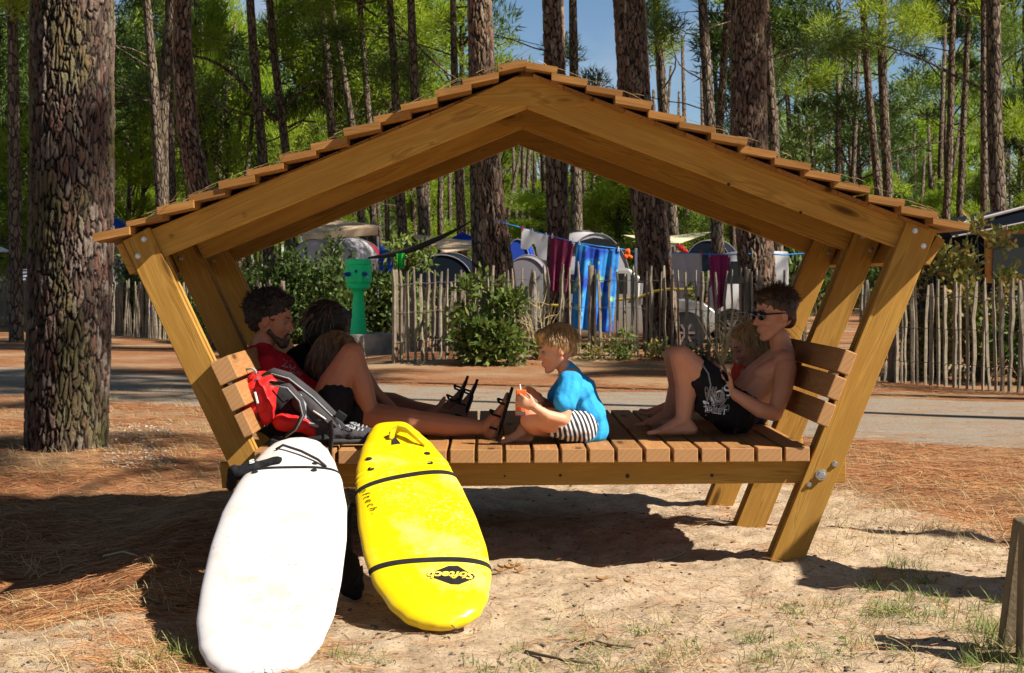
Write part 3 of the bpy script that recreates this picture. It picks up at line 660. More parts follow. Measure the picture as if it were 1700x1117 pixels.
MID = [
 ([(20, 0), (26, 430)], 17, 23, 34, 'slim pine left of the massive trunk, at the left edge'),
 ([(243, 0), (256, 150), (268, 335)], 14, 20, 36, 'left stem of the crossed pair of pines right of the massive trunk'),
 ([(288, 0), (276, 90), (270, 200), (270, 335)], 18, 21, 37, 'right stem of the crossed pair of pines right of the massive trunk'),
 ([(280, 60), (286, 335)], 12, 14, 44, 'thin straight pine partly hidden behind the crossed pair of pines'),
 ([(415, 0), (422, 100), (437, 270)], 14, 17, 40, 'dark slim pine over the middle of the left roof slope'),
 ([(447, 0), (455, 90), (475, 255)], 12, 15, 42, 'pale lichened pine leaning left, beside the dark slim one over the left roof slope'),
 ([(533, 0), (543, 100), (551, 225)], 12, 14, 46, 'reddish slim pine above the upper left roof slope'),
 ([(550, 0), (585, 210)], 10, 12, 50, 'dark slanting pine next to the reddish slim one, upper left roof slope'),
 ([(597, 0), (612, 195)], 9, 11, 52, 'thin dark pine with forked top left of the paired grey stems'),
 ([(647, 0), (654, 100), (660, 250), (668, 380)], 11, 17, 40, 'left one of the paired grey pine stems above the roof left of the ridge'),
 ([(682, 0), (689, 160), (706, 400)], 13, 19, 38, 'right one of the paired grey pine stems above the roof left of the ridge'),
 ([(752, 0), (755, 140), (768, 420)], 10, 17, 43, 'thin dark pine left of the thick pine carrying the washing line'),
 ([(789, 200), (795, 430)], 22, 24, 29, 'dark pine tucked against the left side of the washing line pine'),
 ([(951, 0), (953, 120), (958, 390)], 13, 20, 38, 'slim pine just right of the upright dark pine, against the open sky'),
 ([(1089, 0), (1100, 150), (1118, 390)], 13, 19, 38, 'slim brown pine right of the thick dark leaning one, against the open sky'),
 ([(1166, 0), (1178, 200), (1192, 410)], 15, 22, 36, 'straight dark pine between open sky and the thick sunlit pine'),
 ([(1208, 0), (1195, 210)], 11, 13, 44, 'slim pine slanting right, touching the thick sunlit pine at its left'),
 ([(1270, 0), (1286, 240), (1292, 420)], 13, 18, 40, 'dark slim pine hugging the right side of the thick sunlit pine'),
 ([(1432, 0), (1442, 150), (1457, 300)], 11, 14, 42, 'pale slim pine leaning left, above the right roof slope'),
 ([(1466, 0), (1464, 100), (1474, 310)], 14, 17, 46, 'dark pine directly beside the pale leaning one above the right roof slope'),
 ([(1582, 0), (1578, 200), (1572, 345)], 10, 13, 48, 'dark slim pine above the right eave of the shelter'),
 ([(1607, 40), (1600, 200), (1594, 330)], 9, 12, 50, 'thin light stemmed pine right of the slim one above the right eave'),
 ([(1649, 0), (1651, 200), (1658, 350)], 24, 28, 32, 'thick straight brown pine rising behind the dark awning at the right edge'),
 ([(1633, 0), (1634, 330)], 10, 13, 42, 'thin dark pine just left of the thick brown one at the right edge')]
for i, a in enumerate(MID):
    pine(a[0], a[1], a[2], a[3], a[4], 0, 'bark_far', top=11 + (i * 7 % 5), limbs=4, seed=20 + i, dark=i % 2 == 0, lz=(4.5, 10))
def named_branch(pts, r, Y, o=None):
    mb = MB(); mb.tube([P(x, y, Y) for x, y in pts], [r * (1 - .7 * i / len(pts)) for i in range(len(pts))], 6); return mb
for ob in [o for o in COL.objects if o.get('label', '').startswith('pale lichened')]:
    named_branch([(458, 200), (437, 178), (415, 155), (393, 128), (372, 112), (345, 98), (318, 92)], .085, 42).part('bough', M['bark_far'], ob, True)
    named_branch([(470, 180), (490, 160), (515, 140), (540, 132), (560, 128)], .05, 42).part('bough', M['bark_far'], ob, True)
    named_branch([(478, 212), (500, 200), (525, 203)], .04, 42).part('bough', M['bark_far'], ob, True)
# off to the right of the picture: pines whose long shadows cross the ground and the road
for (x, y, r, t) in ((8.6, 5.9, .13, 13), (12, 12.6, .2, 17), (12.5, 15.2, .22, 17), (13, 22, .2, 15), (19, 17, .2, 15), (17, 27, .22, 15)):
    z = hz(x, y) - .1; o = thing('pine_tree', 'pine standing out of the frame to the right whose shadow crosses the ground', 'tree', (x, y, z), 'pines out of the frame to the right')
    trunk_mb([Vector((x, y, z)), Vector((x + .1, y, 6)), Vector((x, y, t))], [r, r * .8, r * .4], 12, 20).part('trunk', M['bark_far'], o, True)
    c = new('crown', CROWN_HI[int(x) % 3], (), o); c.location = (0, 0, t - 1.5); c.scale = (.8, .8, .8)
# unseen tall pines added round the camera, their crowns cutting the sky light overhead
for (x, y, r, t) in ((6.5, -4, .2, 15), (-6.5, 4, .25, 16), (-4, -4, .22, 15), (4.5, -7, .2, 16), (8, -1, .22, 16), (-9, 9, .25, 15), (-1, -9, .25, 16), (-11, 0, .25, 15), (-7.5, 14, .2, 14), (-3.5, -7.5, .2, 17)):
    z = hz(x, y) - .1; o = thing('pine_tree', 'unseen tall pine added beside or behind the camera, its crown blocking sky light', 'tree', (x, y, z), 'added unseen pines round the camera')
    trunk_mb([Vector((x, y, z)), Vector((x + .1, y, 6)), Vector((x, y, t))], [r, r * .8, r * .4], 12, 20).part('trunk', M['bark_far'], o, True)
    for k in range(3): c = new('crown', CROWN_HI[k], (), o); c.location = (1.6 * math.cos(2.1 * k + x), 1.6 * math.sin(2.1 * k + x), t - 2.5 + .6 * k); c.scale = (1.25, 1.25, .9); c.rotation_euler = (0, 0, k + x)
# the wood behind the campsite
def forest():
    g = np.random.default_rng(5); stems = []
    for i in range(4):
        mb = trunk_mb([Vector((0, 0, -.2)), Vector((g.normal() * .15, 0, 4)), Vector((g.normal() * .3, 0, 8)), Vector((g.normal() * .4, 0, 13))], [.17, .14, .11, .05], 7, 12)
        gg = np.random.default_rng(i)
        for k in range(7): limb(mb, (0, 0, gg.uniform(3, 10)), (gg.normal(), gg.normal(), .2), gg.uniform(.8, 2.2), .03, gg, 4)
        stems.append(mb.mesh('stem_%d' % i, (0, 0, 0), True)); stems[-1].materials.append(M['bark_far'])
    n = 0
    for k in range(165):
        Y = 47 + 85 * g.random() ** .9; px = g.uniform(-230, 1930); x = (px - CX) * Y / F
        gap = 880 < px < 1250
        young = g.random() < .42
        hgt = g.uniform(4.0, 8) if young else g.uniform(9, 17)
        if gap: hgt = min(hgt, 1.33 + (460 - g.uniform(215, 330)) * Y / F)
        zone = 'left of the massive trunk' if px < 50 else 'above the left roof slope' if px < 480 else 'between the left slope and the roof ridge' if px < 880 else 'below the open patch of sky' if px < 1250 else 'above the right roof slope' if px < 1560 else 'near the right edge'
        dk = g.random() >= .6; far_ = 'far' if Y > 85 else 'nearer'
        o = thing('pine_tree', '%s %s %s pine %s' % (far_, 'short' if young else 'tall', 'dark green' if dk else 'bright green', zone), 'tree', (x, Y, 0), 'slender pines in the wood behind the campsite'); n += 1
        s_ = new('trunk', stems[k % 4], (), o); sc = max(.35, hgt / 13); s_.scale = (.55 + .5 * g.random(), .55 + .5 * g.random(), sc)
        s_.rotation_euler = (g.normal() * .02, g.normal() * .035, g.uniform(0, 6.28))
        c = new('crown', (CROWN_D[k % 4] if dk else CROWN[k % 7]), (), o)
        ch = hgt * (.85 if young else g.uniform(.42, .72)); cs = ch / 6.5; cw = (g.uniform(.55, .85) if young else g.uniform(.75, 1.25))
        c.location = (0, 0, hgt - ch); c.scale = (cw, cw, cs); c.rotation_euler = (0, 0, g.uniform(0, 6.28))
    # far mass of foliage closing the view, and scrub under it
    C = []; rd = []
    while len(C) < 1150:
        Y = g.uniform(128, 175); px = g.uniform(-700, 2400); top = 330 * fbm(px / 230, 0, 3, 4) * 1.0 - 10
        lim = 40 if not (880 < px < 1240) else 235
        if 170 < px < 270 or 350 < px < 400: lim = 70
        py = g.uniform(-300, 405)
        if py < lim + top * .25: continue
        z = ZC - (py - HY) * Y / F
        if z < 3.5: continue
        C.append(((px - CX) * Y / F, Y, z)); rd.append(g.uniform(1.0, 2.1))
    V, Fc = leafs(C, rd, 150000, .62, .075, .4, 3)
    o = new('far_wood_foliage', np_mesh('far_wood', V, Fc), M['needles']); tag(o, 'dense green mass of pine foliage closing the view far behind the trunks', 'trees'); o['kind'] = 'stuff'
    mb = MB()
    for k in range(620):
        Y = g.uniform(62, 160); x = (g.uniform(-500, 2200) - CX) * Y / F; hh = g.uniform(7, 13)
        mb.tube([(x, Y, -.2), (x + g.normal() * .15, Y, hh * .5), (x + g.normal() * .35, Y, hh)], [.15, .12, .07], 5)
    o = mb.part('far_trunks', M['bark_far'], None, True); tag(o, 'crowd of distant thin trunks deep in the pine wood', 'trees'); o['kind'] = 'stuff'
    C = []; rd = []
    for k in range(520):
        Y = g.uniform(50, 150); C.append(((g.uniform(-500, 2200) - CX) * Y / F, Y, g.uniform(.2, 1.6))); rd.append(g.uniform(.5, 1.6))
    V, Fc = leafs(C, rd, 60000, .35, .06, .5, 9)
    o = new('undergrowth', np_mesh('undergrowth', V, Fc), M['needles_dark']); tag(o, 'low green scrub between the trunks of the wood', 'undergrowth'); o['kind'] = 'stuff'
forest()
# ---------------------------------------------------------------- fences
M['paling'] = varied('weathered_chestnut', (.22, .18, .13), .85, .35, 14, .004, 60)
M['post_dark'] = varied('old_post', (.13, .10, .07), .9, .3, 14, .004, 60)
M['wire'] = varied('rusty_wire', (.10, .08, .07), .6, .2, 20)
def paling_mesh(i):
    g = np.random.default_rng(300 + i); pts = []; rad = []; n = 7
    for k in range(n): pts.append((g.normal() * .007, g.normal() * .006, k / (n - 1))); rad.append(.031 * (1 + g.normal() * .12))
    rad[-1] *= .62; mb = MB().tube(pts, rad, 5, flat=.62); me = mb.mesh('paling', smooth=False); me.materials.append(M['paling']); return me
PAL = [paling_mesh(i) for i in range(9)]
def fence(label, knots, pitch, hgt, posts, seed):
    """knots: (px, Y) along the fence foot"""
    g = np.random.default_rng(seed); W = [Vector(((px - CX) * Y / F, Y, 0)) for px, Y in knots]
    o = thing('paling_fence', label, 'fence', (W[0].x, W[0].y, 0)); o0 = W[0]
    tot = sum((b - a).length for a, b in zip(W, W[1:])); tops = []
    s = 0
    def at(s):
        for a, b in zip(W, W[1:]):
            l = (b - a).length
            if s <= l: return a.lerp(b, s / l)
            s -= l
        return W[-1].copy()
    while s < tot:
        p = at(s); z = hz(p.x, p.y); c = new('paling', PAL[g.integers(0, 9)], (), o); hh = hgt * (1 + g.normal() * .035)
        c.location = (p.x - o0.x, p.y - o0.y, z - .05); c.scale = (g.uniform(.8, 1.2), g.uniform(.8, 1.2), hh + .05)
        c.rotation_euler = (g.normal() * .02, g.normal() * .028, g.uniform(0, 6.28)); s += pitch * (1 + g.normal() * .16)
    for zf in (.22, .55, .86):
        mb = MB(); pts = []
        for k in range(60): p = at(tot * k / 59); pts.append((p.x, p.y - .03, hz(p.x, p.y) + hgt * zf + .01 * math.sin(k * 2.1)))
        mb.tube(pts, .005, 4).part('wire', M['wire'], o)
    for sp in posts:
        p = at(sp * tot); z = hz(p.x, p.y); MB().tube([(p.x, p.y + .04, z - .1), (p.x + .01, p.y + .04, z + hgt * .5), (p.x, p.y + .04, z + hgt * 1.03)], [.055, .05, .045], 9).part('post', M['post_dark'], o, True)
    return o
fence('long chestnut paling fence running behind the bench between the green bush and the car', [(655, 24.6), (760, 25.2), (860, 25.6), (1100, 25.3), (1240, 24.6), (1345, 24.0)], .112, 1.36, (0, .48, .85), 1)
fence('chestnut paling fence on the right in front of the laurel bush and dark awning', [(1425, 21.5), (1475, 20.9), (1600, 19.7), (1790, 18.2)], .112, 1.27, (.2,), 2)
fence('distant grey paling fence on the left behind the massive trunk', [(-60, 47), (60, 44), (180, 38), (300, 34.5), (478, 31.5)], .135, 1.22, (.45, .99), 3)
fence('short run of pale paling fence angled back behind the green bush', [(668, 27.4), (760, 30.5)], .17, 1.15, (), 4)
# ---------------------------------------------------------------- shrubs
def bush(name, label, px, Y, w, h, n, mat, ln=.075, wd=.018, seed=0, z0=0, clumps=26, cr=.16, group=None):
    g = np.random.default_rng(seed); x0 = (px - CX) * Y / F; gz = hz(x0, Y) + z0
    o = thing(name, label, 'bush', (x0, Y, gz), group); C = []; mb = MB()
    for i in range(clumps):
        a = g.random() * 6.28; zz = .06 + 1.0 * g.random() ** .9 * (.75 + .35 * math.sin(a * 2.0 + seed)); rr = (.55 + .6 * abs(math.sin(a * 1.5 + seed * 1.7))) * (w / 2) * math.sqrt(max(.04, 1 - ((zz - .45) / .62) ** 2)) * g.random() ** .5
        c = Vector((math.cos(a) * rr, math.sin(a) * rr * .6, zz * h)); C.append(tuple(c))
        mb.tube([(c.x * .15, c.y * .15, -.03), (c.x * .6, c.y * .6, c.z * .55), tuple(c)], [.012, .009, .004], 4)
    mb.part('stems', M['post_dark'], o).location = (0, 0, 0)
    o.children[0].data.transform(Matrix.Translation(Vector((x0, Y, gz))))
    # leaves: folded diamonds
    C = np.array(C); k = g.integers(0, len(C), n); off = g.normal(size=(n, 3)); off /= np.linalg.norm(off, axis=1)[:, None]; off *= g.random((n, 1)) ** .45 * cr * (.5 + 1.1 * g.random((n, 1)))
    p = C[k] + off; p[:, 2] = np.maximum(p[:, 2], .02); d = off / (cr) + g.normal(size=(n, 3)) * .5; d[:, 2] += .25; d /= np.linalg.norm(d, axis=1)[:, None]
    s = np.cross(d, g.normal(size=(n, 3))); s /= np.linalg.norm(s, axis=1)[:, None]; l = ln * (.6 + .8 * g.random((n, 1)))
    V = np.stack([p, p + d * l * .45 + s * wd, p + d * l, p + d * l * .45 - s * wd], 1).reshape(-1, 3)
    new('foliage', np_mesh('foliage', V, np.arange(4 * n).reshape(n, 4)), M[mat], o)['kind'] = 'stuff'
    return o
bush('laurel_bush', 'bright leafy green bush growing against the fence in the middle', 802, 24.4, 1.12, 1.15, 2300, 'leaves', .13, .034, 1, 0, 44, .16)
bush('laurel_bush', 'leafy sprigs low at the foot of the bright green bush, right side', 850, 24.2, .5, .35, 260, 'leaves', .10, .024, 2, 0, 12, .14)
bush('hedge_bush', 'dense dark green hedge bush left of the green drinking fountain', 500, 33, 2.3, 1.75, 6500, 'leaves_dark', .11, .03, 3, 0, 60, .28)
bush('hedge_bush', 'lit yellow green bush right behind the green drinking fountain', 560, 34, 1.4, 1.8, 3500, 'leaves', .11, .03, 4, 0, 40, .25)
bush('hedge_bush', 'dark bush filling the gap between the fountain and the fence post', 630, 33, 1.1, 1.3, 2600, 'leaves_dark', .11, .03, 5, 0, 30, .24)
bush('hedge_bush', 'green bush rising above the fence top near the hammock', 672, 33, 1.0, 2.2, 1500, 'leaves', .12, .03, 6, 0, 24, .2)
bush('laurel_bush', 'yellowing laurel bush behind the right fence', 1560, 21.6, 1.3, 1.5, 2600, 'leaves_autumn', .10, .028, 7, 0, 36, .17)
bush('laurel_bush', 'laurel bush with a tall red tipped shoot in front of the dark awning', 1635, 21.0, 1.2, 1.75, 2600, 'leaves_autumn', .10, .028, 8, 0, 34, .16)
bush('laurel_bush', 'dark green laurel bush at the right edge behind the fence', 1710, 20.4, 1.1, 1.1, 2200, 'leaves_dark', .10, .028, 9, 0, 30, .18)
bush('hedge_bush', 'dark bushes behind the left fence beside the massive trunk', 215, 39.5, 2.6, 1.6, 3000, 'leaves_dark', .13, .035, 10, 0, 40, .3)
bush('hedge_bush', 'sunlit bush at the left edge near the white parasol', 70, 48, 2.6, 1.5, 2500, 'leaves', .14, .035, 11, 0, 36, .3)
bush('hedge_bush', 'dark undergrowth under the left fence behind the man in red', 390, 33.5, 2.4, 1.2, 3000, 'leaves_dark', .12, .03, 12, 0, 40, .25)
for i, px in enumerate((905, 985, 1040, 1100, 1180, 1305)):
    bush('fence_weed', 'low green weeds at the fence foot, %s' % ('left of the blue towel', 'under the blue towel', 'right of the blue towel', 'under the thick dark leaning pine', 'beside the car wheel', 'behind the head of the man in sunglasses')[i], px, 25.0 if px < 1200 else 23.6, .6, .32, 240, 'leaves_autumn' if i % 2 else 'leaves', .08, .018, 20 + i, 0, 9, .12, 'weeds along the fence foot')
def twigs(label, px, Y, h, n, seed, spread=.35):
    g = np.random.default_rng(seed); x0 = (px - CX) * Y / F; o = thing('dry_shrub', label, 'bush', (x0, Y, hz(x0, Y)))
    mb = MB()
    for i in range(n):
        a = g.uniform(0, 6.28); d = Vector((math.cos(a) * spread, math.sin(a) * spread, 1)); limb(mb, (x0, Y, o.location.z - .02), d, h * g.uniform(.6, 1.1), .009, g, 5, -.01)
        for q in range(2):
            p = Vector((x0, Y, o.location.z)) + d * h * g.uniform(.3, .8); limb(mb, p, (g.normal(), g.normal(), .6), h * .3, .005, g, 3)
    mb.part('twigs', M['dry'], o)['kind'] = 'stuff'
twigs('leafless dry shrub at the fence left of the maroon towel', 893, 25.2, 1.1, 14, 1); twigs('leafless dry shrub at the fence under the magenta towel', 1198, 24.4, 1.0, 16, 2); twigs('bare grey twigs between the right posts of the shelter', 1345, 22.5, 1.4, 12, 3)
# ---------------------------------------------------------------- drinking fountain
M['green_plastic'] = varied('green_plastic', (.02, .78, .26), .35, .08, 5); M['concrete'] = varied('concrete', (.36, .31, .25), .9, .3, 5, .004, 60)
M['blue_plastic'] = varied('dark_blue_plastic', (.02, .04, .25), .3, .1)
bx, bY = (598 - CX) * 28.6 / F, 28.6
cb = MB().lathe([(.56, -.1), (.56, .34), (.545, .355), (.47, .355), (.46, .30), (.001, .29)], (bx, bY, 0), 40).part('basin', M['concrete'], None, False)
tag(cb, 'round grey concrete basin under the green drinking fountain', 'basin')
fo = thing('drinking_fountain', 'bright green plastic drinking fountain standing on a round concrete basin', 'fountain', (bx - .03, bY, .29))
c = (bx - .03, bY, .29 + .05)
flu = MB(); vs = []; fs = []; N = 32; prof = [(0, .155), (.02, .15), (.25, .128), (.5, .108), (.70, .095), (.76, .13), (.79, .16)]
for z, r in prof:
    for k in range(N): a = 2 * math.pi * k / N; q = r * (1 - (.10 if z < .72 else 0) * (.5 + .5 * math.cos(a * 6)) ** 3); vs.append((c[0] + q * math.cos(a), c[1] + q * math.sin(a), c[2] + z))
for i in range(len(prof) - 1):
    for k in range(N): fs.append((i * N + k, i * N + (k + 1) % N, (i + 1) * N + (k + 1) % N, (i + 1) * N + k))
flu.add(vs, fs); flu.part('column', M['green_plastic'], fo, True)
MB().lathe([(.05, .785), (.20, .79), (.215, .81), (.205, .83), (.185, .85), (.185, .875), (.21, .885), (.215, .90)], c, 32).part('bowl', M['green_plastic'], fo)
MB().lathe([(.20, .885), (.235, .91), (.238, 1.16), (.22, 1.185)], c, 10).part('body', M['green_plastic'], fo, bevel=.008)
MB().lathe([(.212, 1.165), (.212, 1.20), (.226, 1.215), (.228, 1.285), (.215, 1.30), (.12, 1.305)], c, 32).part('cap', M['green_plastic'], fo)
for dx, dy in ((-.155, -.185), (.12, -.21)):
    t_ = MB().cap((c[0] + dx, c[1] + dy, c[2] + 1.04), .042, (c[0] + dx * 1.25, c[1] + dy * 1.35, c[2] + 1.035), .036).part('push_tap', M['blue_plastic'], fo, True)
    MB().cap((c[0] + dx * 1.2, c[1] + dy * 1.3, c[2] + 1.03), .014, (c[0] + dx * 1.7, c[1] + dy * 1.7, c[2] + .985), .012).part('spout', M['steel'], t_, True)
MB().box((c[0] - .02, c[1] - .236, c[2] + 1.09), (.045, .01, .045)).part('plate', M['blue_plastic'], fo)
# ---------------------------------------------------------------- washing
def cloth(name, label, cat, quad, Y, m, folds=4, amp=.03, seed=0, bottom=None, group=None, drop=0.0, nx=40, ny=44):
    """quad: tl,tr,br,bl in photo pixels; hangs with folds, real thickness"""
    g = np.random.default_rng(seed); tl, tr, br, bl = [np.array(q, float) for q in quad]; vs = []; ph = g.uniform(0, 6)
    for j in range(ny + 1):
        v = j / ny
        for i in range(nx + 1):
            u = i / nx; a = tl * (1 - u) + tr * u; b = bl * (1 - u) + br * u; p = a * (1 - v) + b * v
            if bottom: p = p + np.array([0, bottom(u) * v])
            p[1] += drop * math.sin(math.pi * u) * (1 - v)
            y = Y + amp * (.3 + v) * (math.sin(u * folds * 6.28 + ph + .5 * v) + .5 * math.sin(u * folds * 14 + 2 * ph))
            vs.append(P(p[0], p[1], y))
    fs = [(j * (nx + 1) + i, j * (nx + 1) + i + 1, (j + 1) * (nx + 1) + i + 1, (j + 1) * (nx + 1) + i) for j in range(ny) for i in range(nx)]
    o = MB().add(vs, fs).part(name, m, None, True); sd = o.modifiers.new('thickness', 'SOLIDIFY'); sd.thickness = .006
    c = sum(vs, Vector()) / len(vs); o.data.transform(Matrix.Translation(-c)); o.location = c
    if label: tag(o, label, cat, group)
    return o
M['maroon'] = varied('maroon_towelling', (.16, .02, .055), .95, .15, 4, .004, 60); M['magenta'] = varied('magenta_towelling', (.30, .03, .12), .95, .15, 4, .004, 60)
M['white_cloth'] = varied('white_cotton', (.78, .76, .74), .9, .05, 4); M['grey_cloth'] = varied('grey_cotton', (.40, .36, .36), .9, .08, 4)
def beach():
    m = Mt('patterned_beach_towel', (.03, .2, .75), .9, spec=.2); v = m.coord(); vo = m.n('TexVoronoi', Scale=5.5); m.l(v, vo.inputs['Vector'])
    c = m.mix(m.ramp(m.noise(v, 2.5, 3), [(.42, BW(0)), (.55, BW(1))]), (.02, .06, .38), (.04, .25, .62))
    c = m.mix(m.ramp(vo.outputs['Distance'], [(.16, BW(1)), (.2, BW(0)), (.24, BW(.8)), (.3, BW(0))]), c, (.30, .62, .25)); m.color(c); return m.m
M['beach'] = beach()
WY = 26.3
cloth('hanging_shorts', 'white shorts pegged upside down on the blue line, leftmost of the washing', 'shorts', [(866, 378), (910, 391), (907, 425), (864, 412)], WY, M['white_cloth'], 1, .010, 1, lambda u: -14 * math.exp(-((u - .5) / .16) ** 2) + (8 if u > .6 else 0))
cloth('towel', 'maroon towel hanging from the line beside the white shorts', 'towel', [(913, 391), (953, 401), (940, 485), (912, 483)], WY, M['maroon'], 2.5, .035, 2)
cloth('beach_towel', 'big blue patterned beach towel hanging from the line behind the fence', 'towel', [(957, 401), (1029, 413), (1016, 553), (947, 545)], WY, M['beach'], 3, .04, 3, drop=5)
cloth('hanging_shirt', 'grey shirt hanging upside down right of the thick dark leaning pine', 'shirt', [(1112, 420), (1165, 421), (1166, 478), (1122, 484)], WY + .1, M['grey_cloth'], 2, .016, 4, lambda u: 14 * math.sin(u * 9))
cloth('towel', 'magenta towel hanging from the right end of the line', 'towel', [(1176, 422), (1213, 423), (1202, 508), (1186, 516)], WY + .1, M['magenta'], 2, .04, 5)
cloth('hanging_cloth', 'white cloth draped low behind the fence beside the white pole', 'cloth', [(1056, 470), (1068, 470), (1066, 506), (1054, 508)], WY, M['white_cloth'], 1, .02, 6)
M['line'] = varied('blue_rope', (.03, .25, .7), .6, .1); M['orange'] = varied('orange_plastic', (.8, .12, .02), .5, .1); M['red_plastic'] = varied('red_plastic', (.6, .03, .03), .4, .1)
ln = MB().tube([P(818, 364, 27.2), P(840, 371, WY), P(866, 378, WY), P(912, 391, WY), P(955, 402, WY), P(990, 408, WY), P(1030, 413, WY), P(1058, 418, 26.6)], .008, 6).part('washing_line', M['line'], None, True); tag(ln, 'blue washing line carrying white shorts, maroon and blue towels', 'rope')
ln = MB().tube([P(1108, 419, 26.6), P(1160, 421, WY + .1), P(1215, 423, WY + .1), P(1245, 421, 25.9)], .008, 6).part('washing_line', M['line'], None, True); tag(ln, 'washing line with the grey shirt and magenta towel', 'rope')
ln = MB().tube([P(1272, 421, 26), P(1300, 423, 26), P(1345, 420, 26), P(1420, 414, 26)], .010, 6).part('rope', M['line'], None, True); tag(ln, 'blue rope stretched right of the thick sunlit pine under the roof', 'rope')
for i, (x, y, c_) in enumerate(((868, 376, 'red_plastic'), (884, 381, 'white'), (907, 388, 'white'), (917, 389, 'white'), (951, 398, 'white'), (962, 400, 'white'), (1027, 411, 'white'), (1113, 418, 'white'), (1164, 419, 'red_plastic'), (1178, 420, 'line'), (1211, 421, 'white'))):
    p = P(x, y, WY - .02); mb = MB(); mb.box(p + Vector((-.006, 0, -.02)), (.009, .02, .085), Matrix.Rotation(.12, 3, 'Y')); mb.box(p + Vector((.006, 0, -.02)), (.009, .02, .085), Matrix.Rotation(-.12, 3, 'Y'))
    o = mb.part('clothes_peg', M[c_], None); tag(o, ('red peg at the left end of the white shorts', 'white peg in the middle of the white shorts', 'white peg at the right end of the white shorts', 'white peg at the left corner of the maroon towel', 'white peg at the right corner of the maroon towel', 'white peg at the left corner of the blue beach towel', 'white peg at the right corner of the blue beach towel', 'white peg at the left end of the grey shirt', 'red peg at the right end of the grey shirt', 'blue peg at the left corner of the magenta towel', 'white peg at the right corner of the magenta towel')[i], 'peg', 'pegs on the washing lines')
def blobthing(name, label, cat, prims, m, vox=.012, disp=None):
    mb = MB()
    for c, r in prims: mb.ell(c, r)
    o = mb.remesh(name, m, None, vox, 2, disp); tag(o, label, cat); return o
blobthing('peg_bag', 'little orange bag hanging on the line right of the blue towel', 'bag', [(P(1042, 418, WY), (.05, .03, .055)), (P(1039, 425, WY), (.035, .03, .05)), (P(1047, 426, WY), (.04, .02, .03))], M['orange'], .012, lambda p: .012 * noise.noise(p * 25))
blobthing('hanging_toy', 'red object hanging on the line above the grey shirt', 'toy', [(P(1131, 412, WY), (.06, .03, .05)), (P(1138, 417, WY), (.05, .03, .03)), (P(1126, 408, WY), (.03, .02, .05))], M['red_plastic'], .012, lambda p: .012 * noise.noise(p * 25))
tag(MB().tube([P(1056, 412, 26.5), P(1055, 512, 26.5), P(1055, 584, 26.5)], .022, 10).part('pole', M['white'], None, True), 'slim white pole standing behind the fence right of the blue towel', 'pole')
M['yellow_tube'] = varied('yellow_hose', (.38, .29, .04), .5, .1)
tag(MB().tube([P(790, 512, 26.6), P(860, 503, 26.5), P(925, 507, 26.4), P(1000, 500, 26.4), P(1060, 494, 26.3), P(1085, 484, 26.2), P(1110, 480, 26.1), P(1150, 480, 26.0)], .022, 8).part('hose', M['yellow_tube'], None, True), 'yellow hose running along behind the fence under the washing', 'hose')
# ---------------------------------------------------------------- hammock, tents, tarps
M['hammock'] = varied('dark_hammock_cloth', (.035, .028, .025), .9, .2, 6)
tag(MB().tube([P(612, 428, 31), P(640, 424, 30.6), P(672, 418, 30), P(700, 408, 29.6), P(730, 395, 29.3), P(760, 380, 29), P(784, 366, 29)], [.03, .07, .10, .10, .08, .045, .02], 10, flat=.5).part('hammock', M['hammock'], None, True), 'dark furled hammock sloping up to the pine with the washing line', 'hammock')
tag(cloth('carrier_bag', None, None, [(658, 421), (672, 420), (671, 446), (660, 446)], 29.8, varied('green_bag', (.03, .5, .05), .4, .1), 1.5, .03, 9), 'bright green bag hanging above the fence near the green bush', 'bag')
fab = lambda n, c: varied(n, c, .9, .08, 2, spec=.1)
M['beige'] = fab('beige_canvas', (.62, .45, .30)); M['tentwhite'] = fab('white_tent_cloth', (.46, .43, .45)); M['tentgrey'] = fab('grey_tent_cloth', (.20, .18, .20)); M['tentmaroon'] = fab('maroon_tent_cloth', (.22, .01, .02))
M['tentblue'] = fab('blue_tent_cloth', (.02, .06, .35)); M['awning'] = fab('dark_awning_cloth', (.006, .010, .018)); M['sail'] = fab('sand_sail_cloth', (.60, .52, .34)); M['silver'] = Mt('silver_paint', (.30, .29, .27), .35, .35).m
M['glass'] = Mt('tinted_glass', (.015, .018, .018), .25, 0, .4).m; M['tyre'] = varied('rubber', (.02, .02, .02), .8, .2); M['vanwhite'] = Mt('white_paint', (.75, .75, .73), .35).m
def sheet(pts, faces, Y, m, name, parent=None, th=.015):
    """taut cloth from pixel corners with own depths"""
    vs = [P(x, y, Y + d) for x, y, d in pts]; o = MB().add(vs, faces).part(name, m, parent, False); sd = o.modifiers.new('thickness', 'SOLIDIFY'); sd.thickness = th; return o
o = thing('canopy', 'beige pyramid canopy standing behind the drinking fountain', 'canopy', tuple(P(565, 460, 45)))
sheet([(497, 392, -1.5), (628, 376, -1.5), (640, 374, 1.5), (520, 380, 1.5), (560, 365, 0)], [(0, 1, 4), (1, 2, 4), (2, 3, 4), (3, 0, 4)], 45, M['beige'], 'cover', o)
sheet([(497, 392, -1.5), (628, 376, -1.5), (627, 390, -1.5), (499, 398, -1.5)], [(0, 1, 2, 3)], 45, M['beige'], 'valance', o)
for x in (500, 627): MB().tube([P(x, 392, 43.5), P(x, 530, 43.5)], .03, 6).part('pole', M['steel'], o)
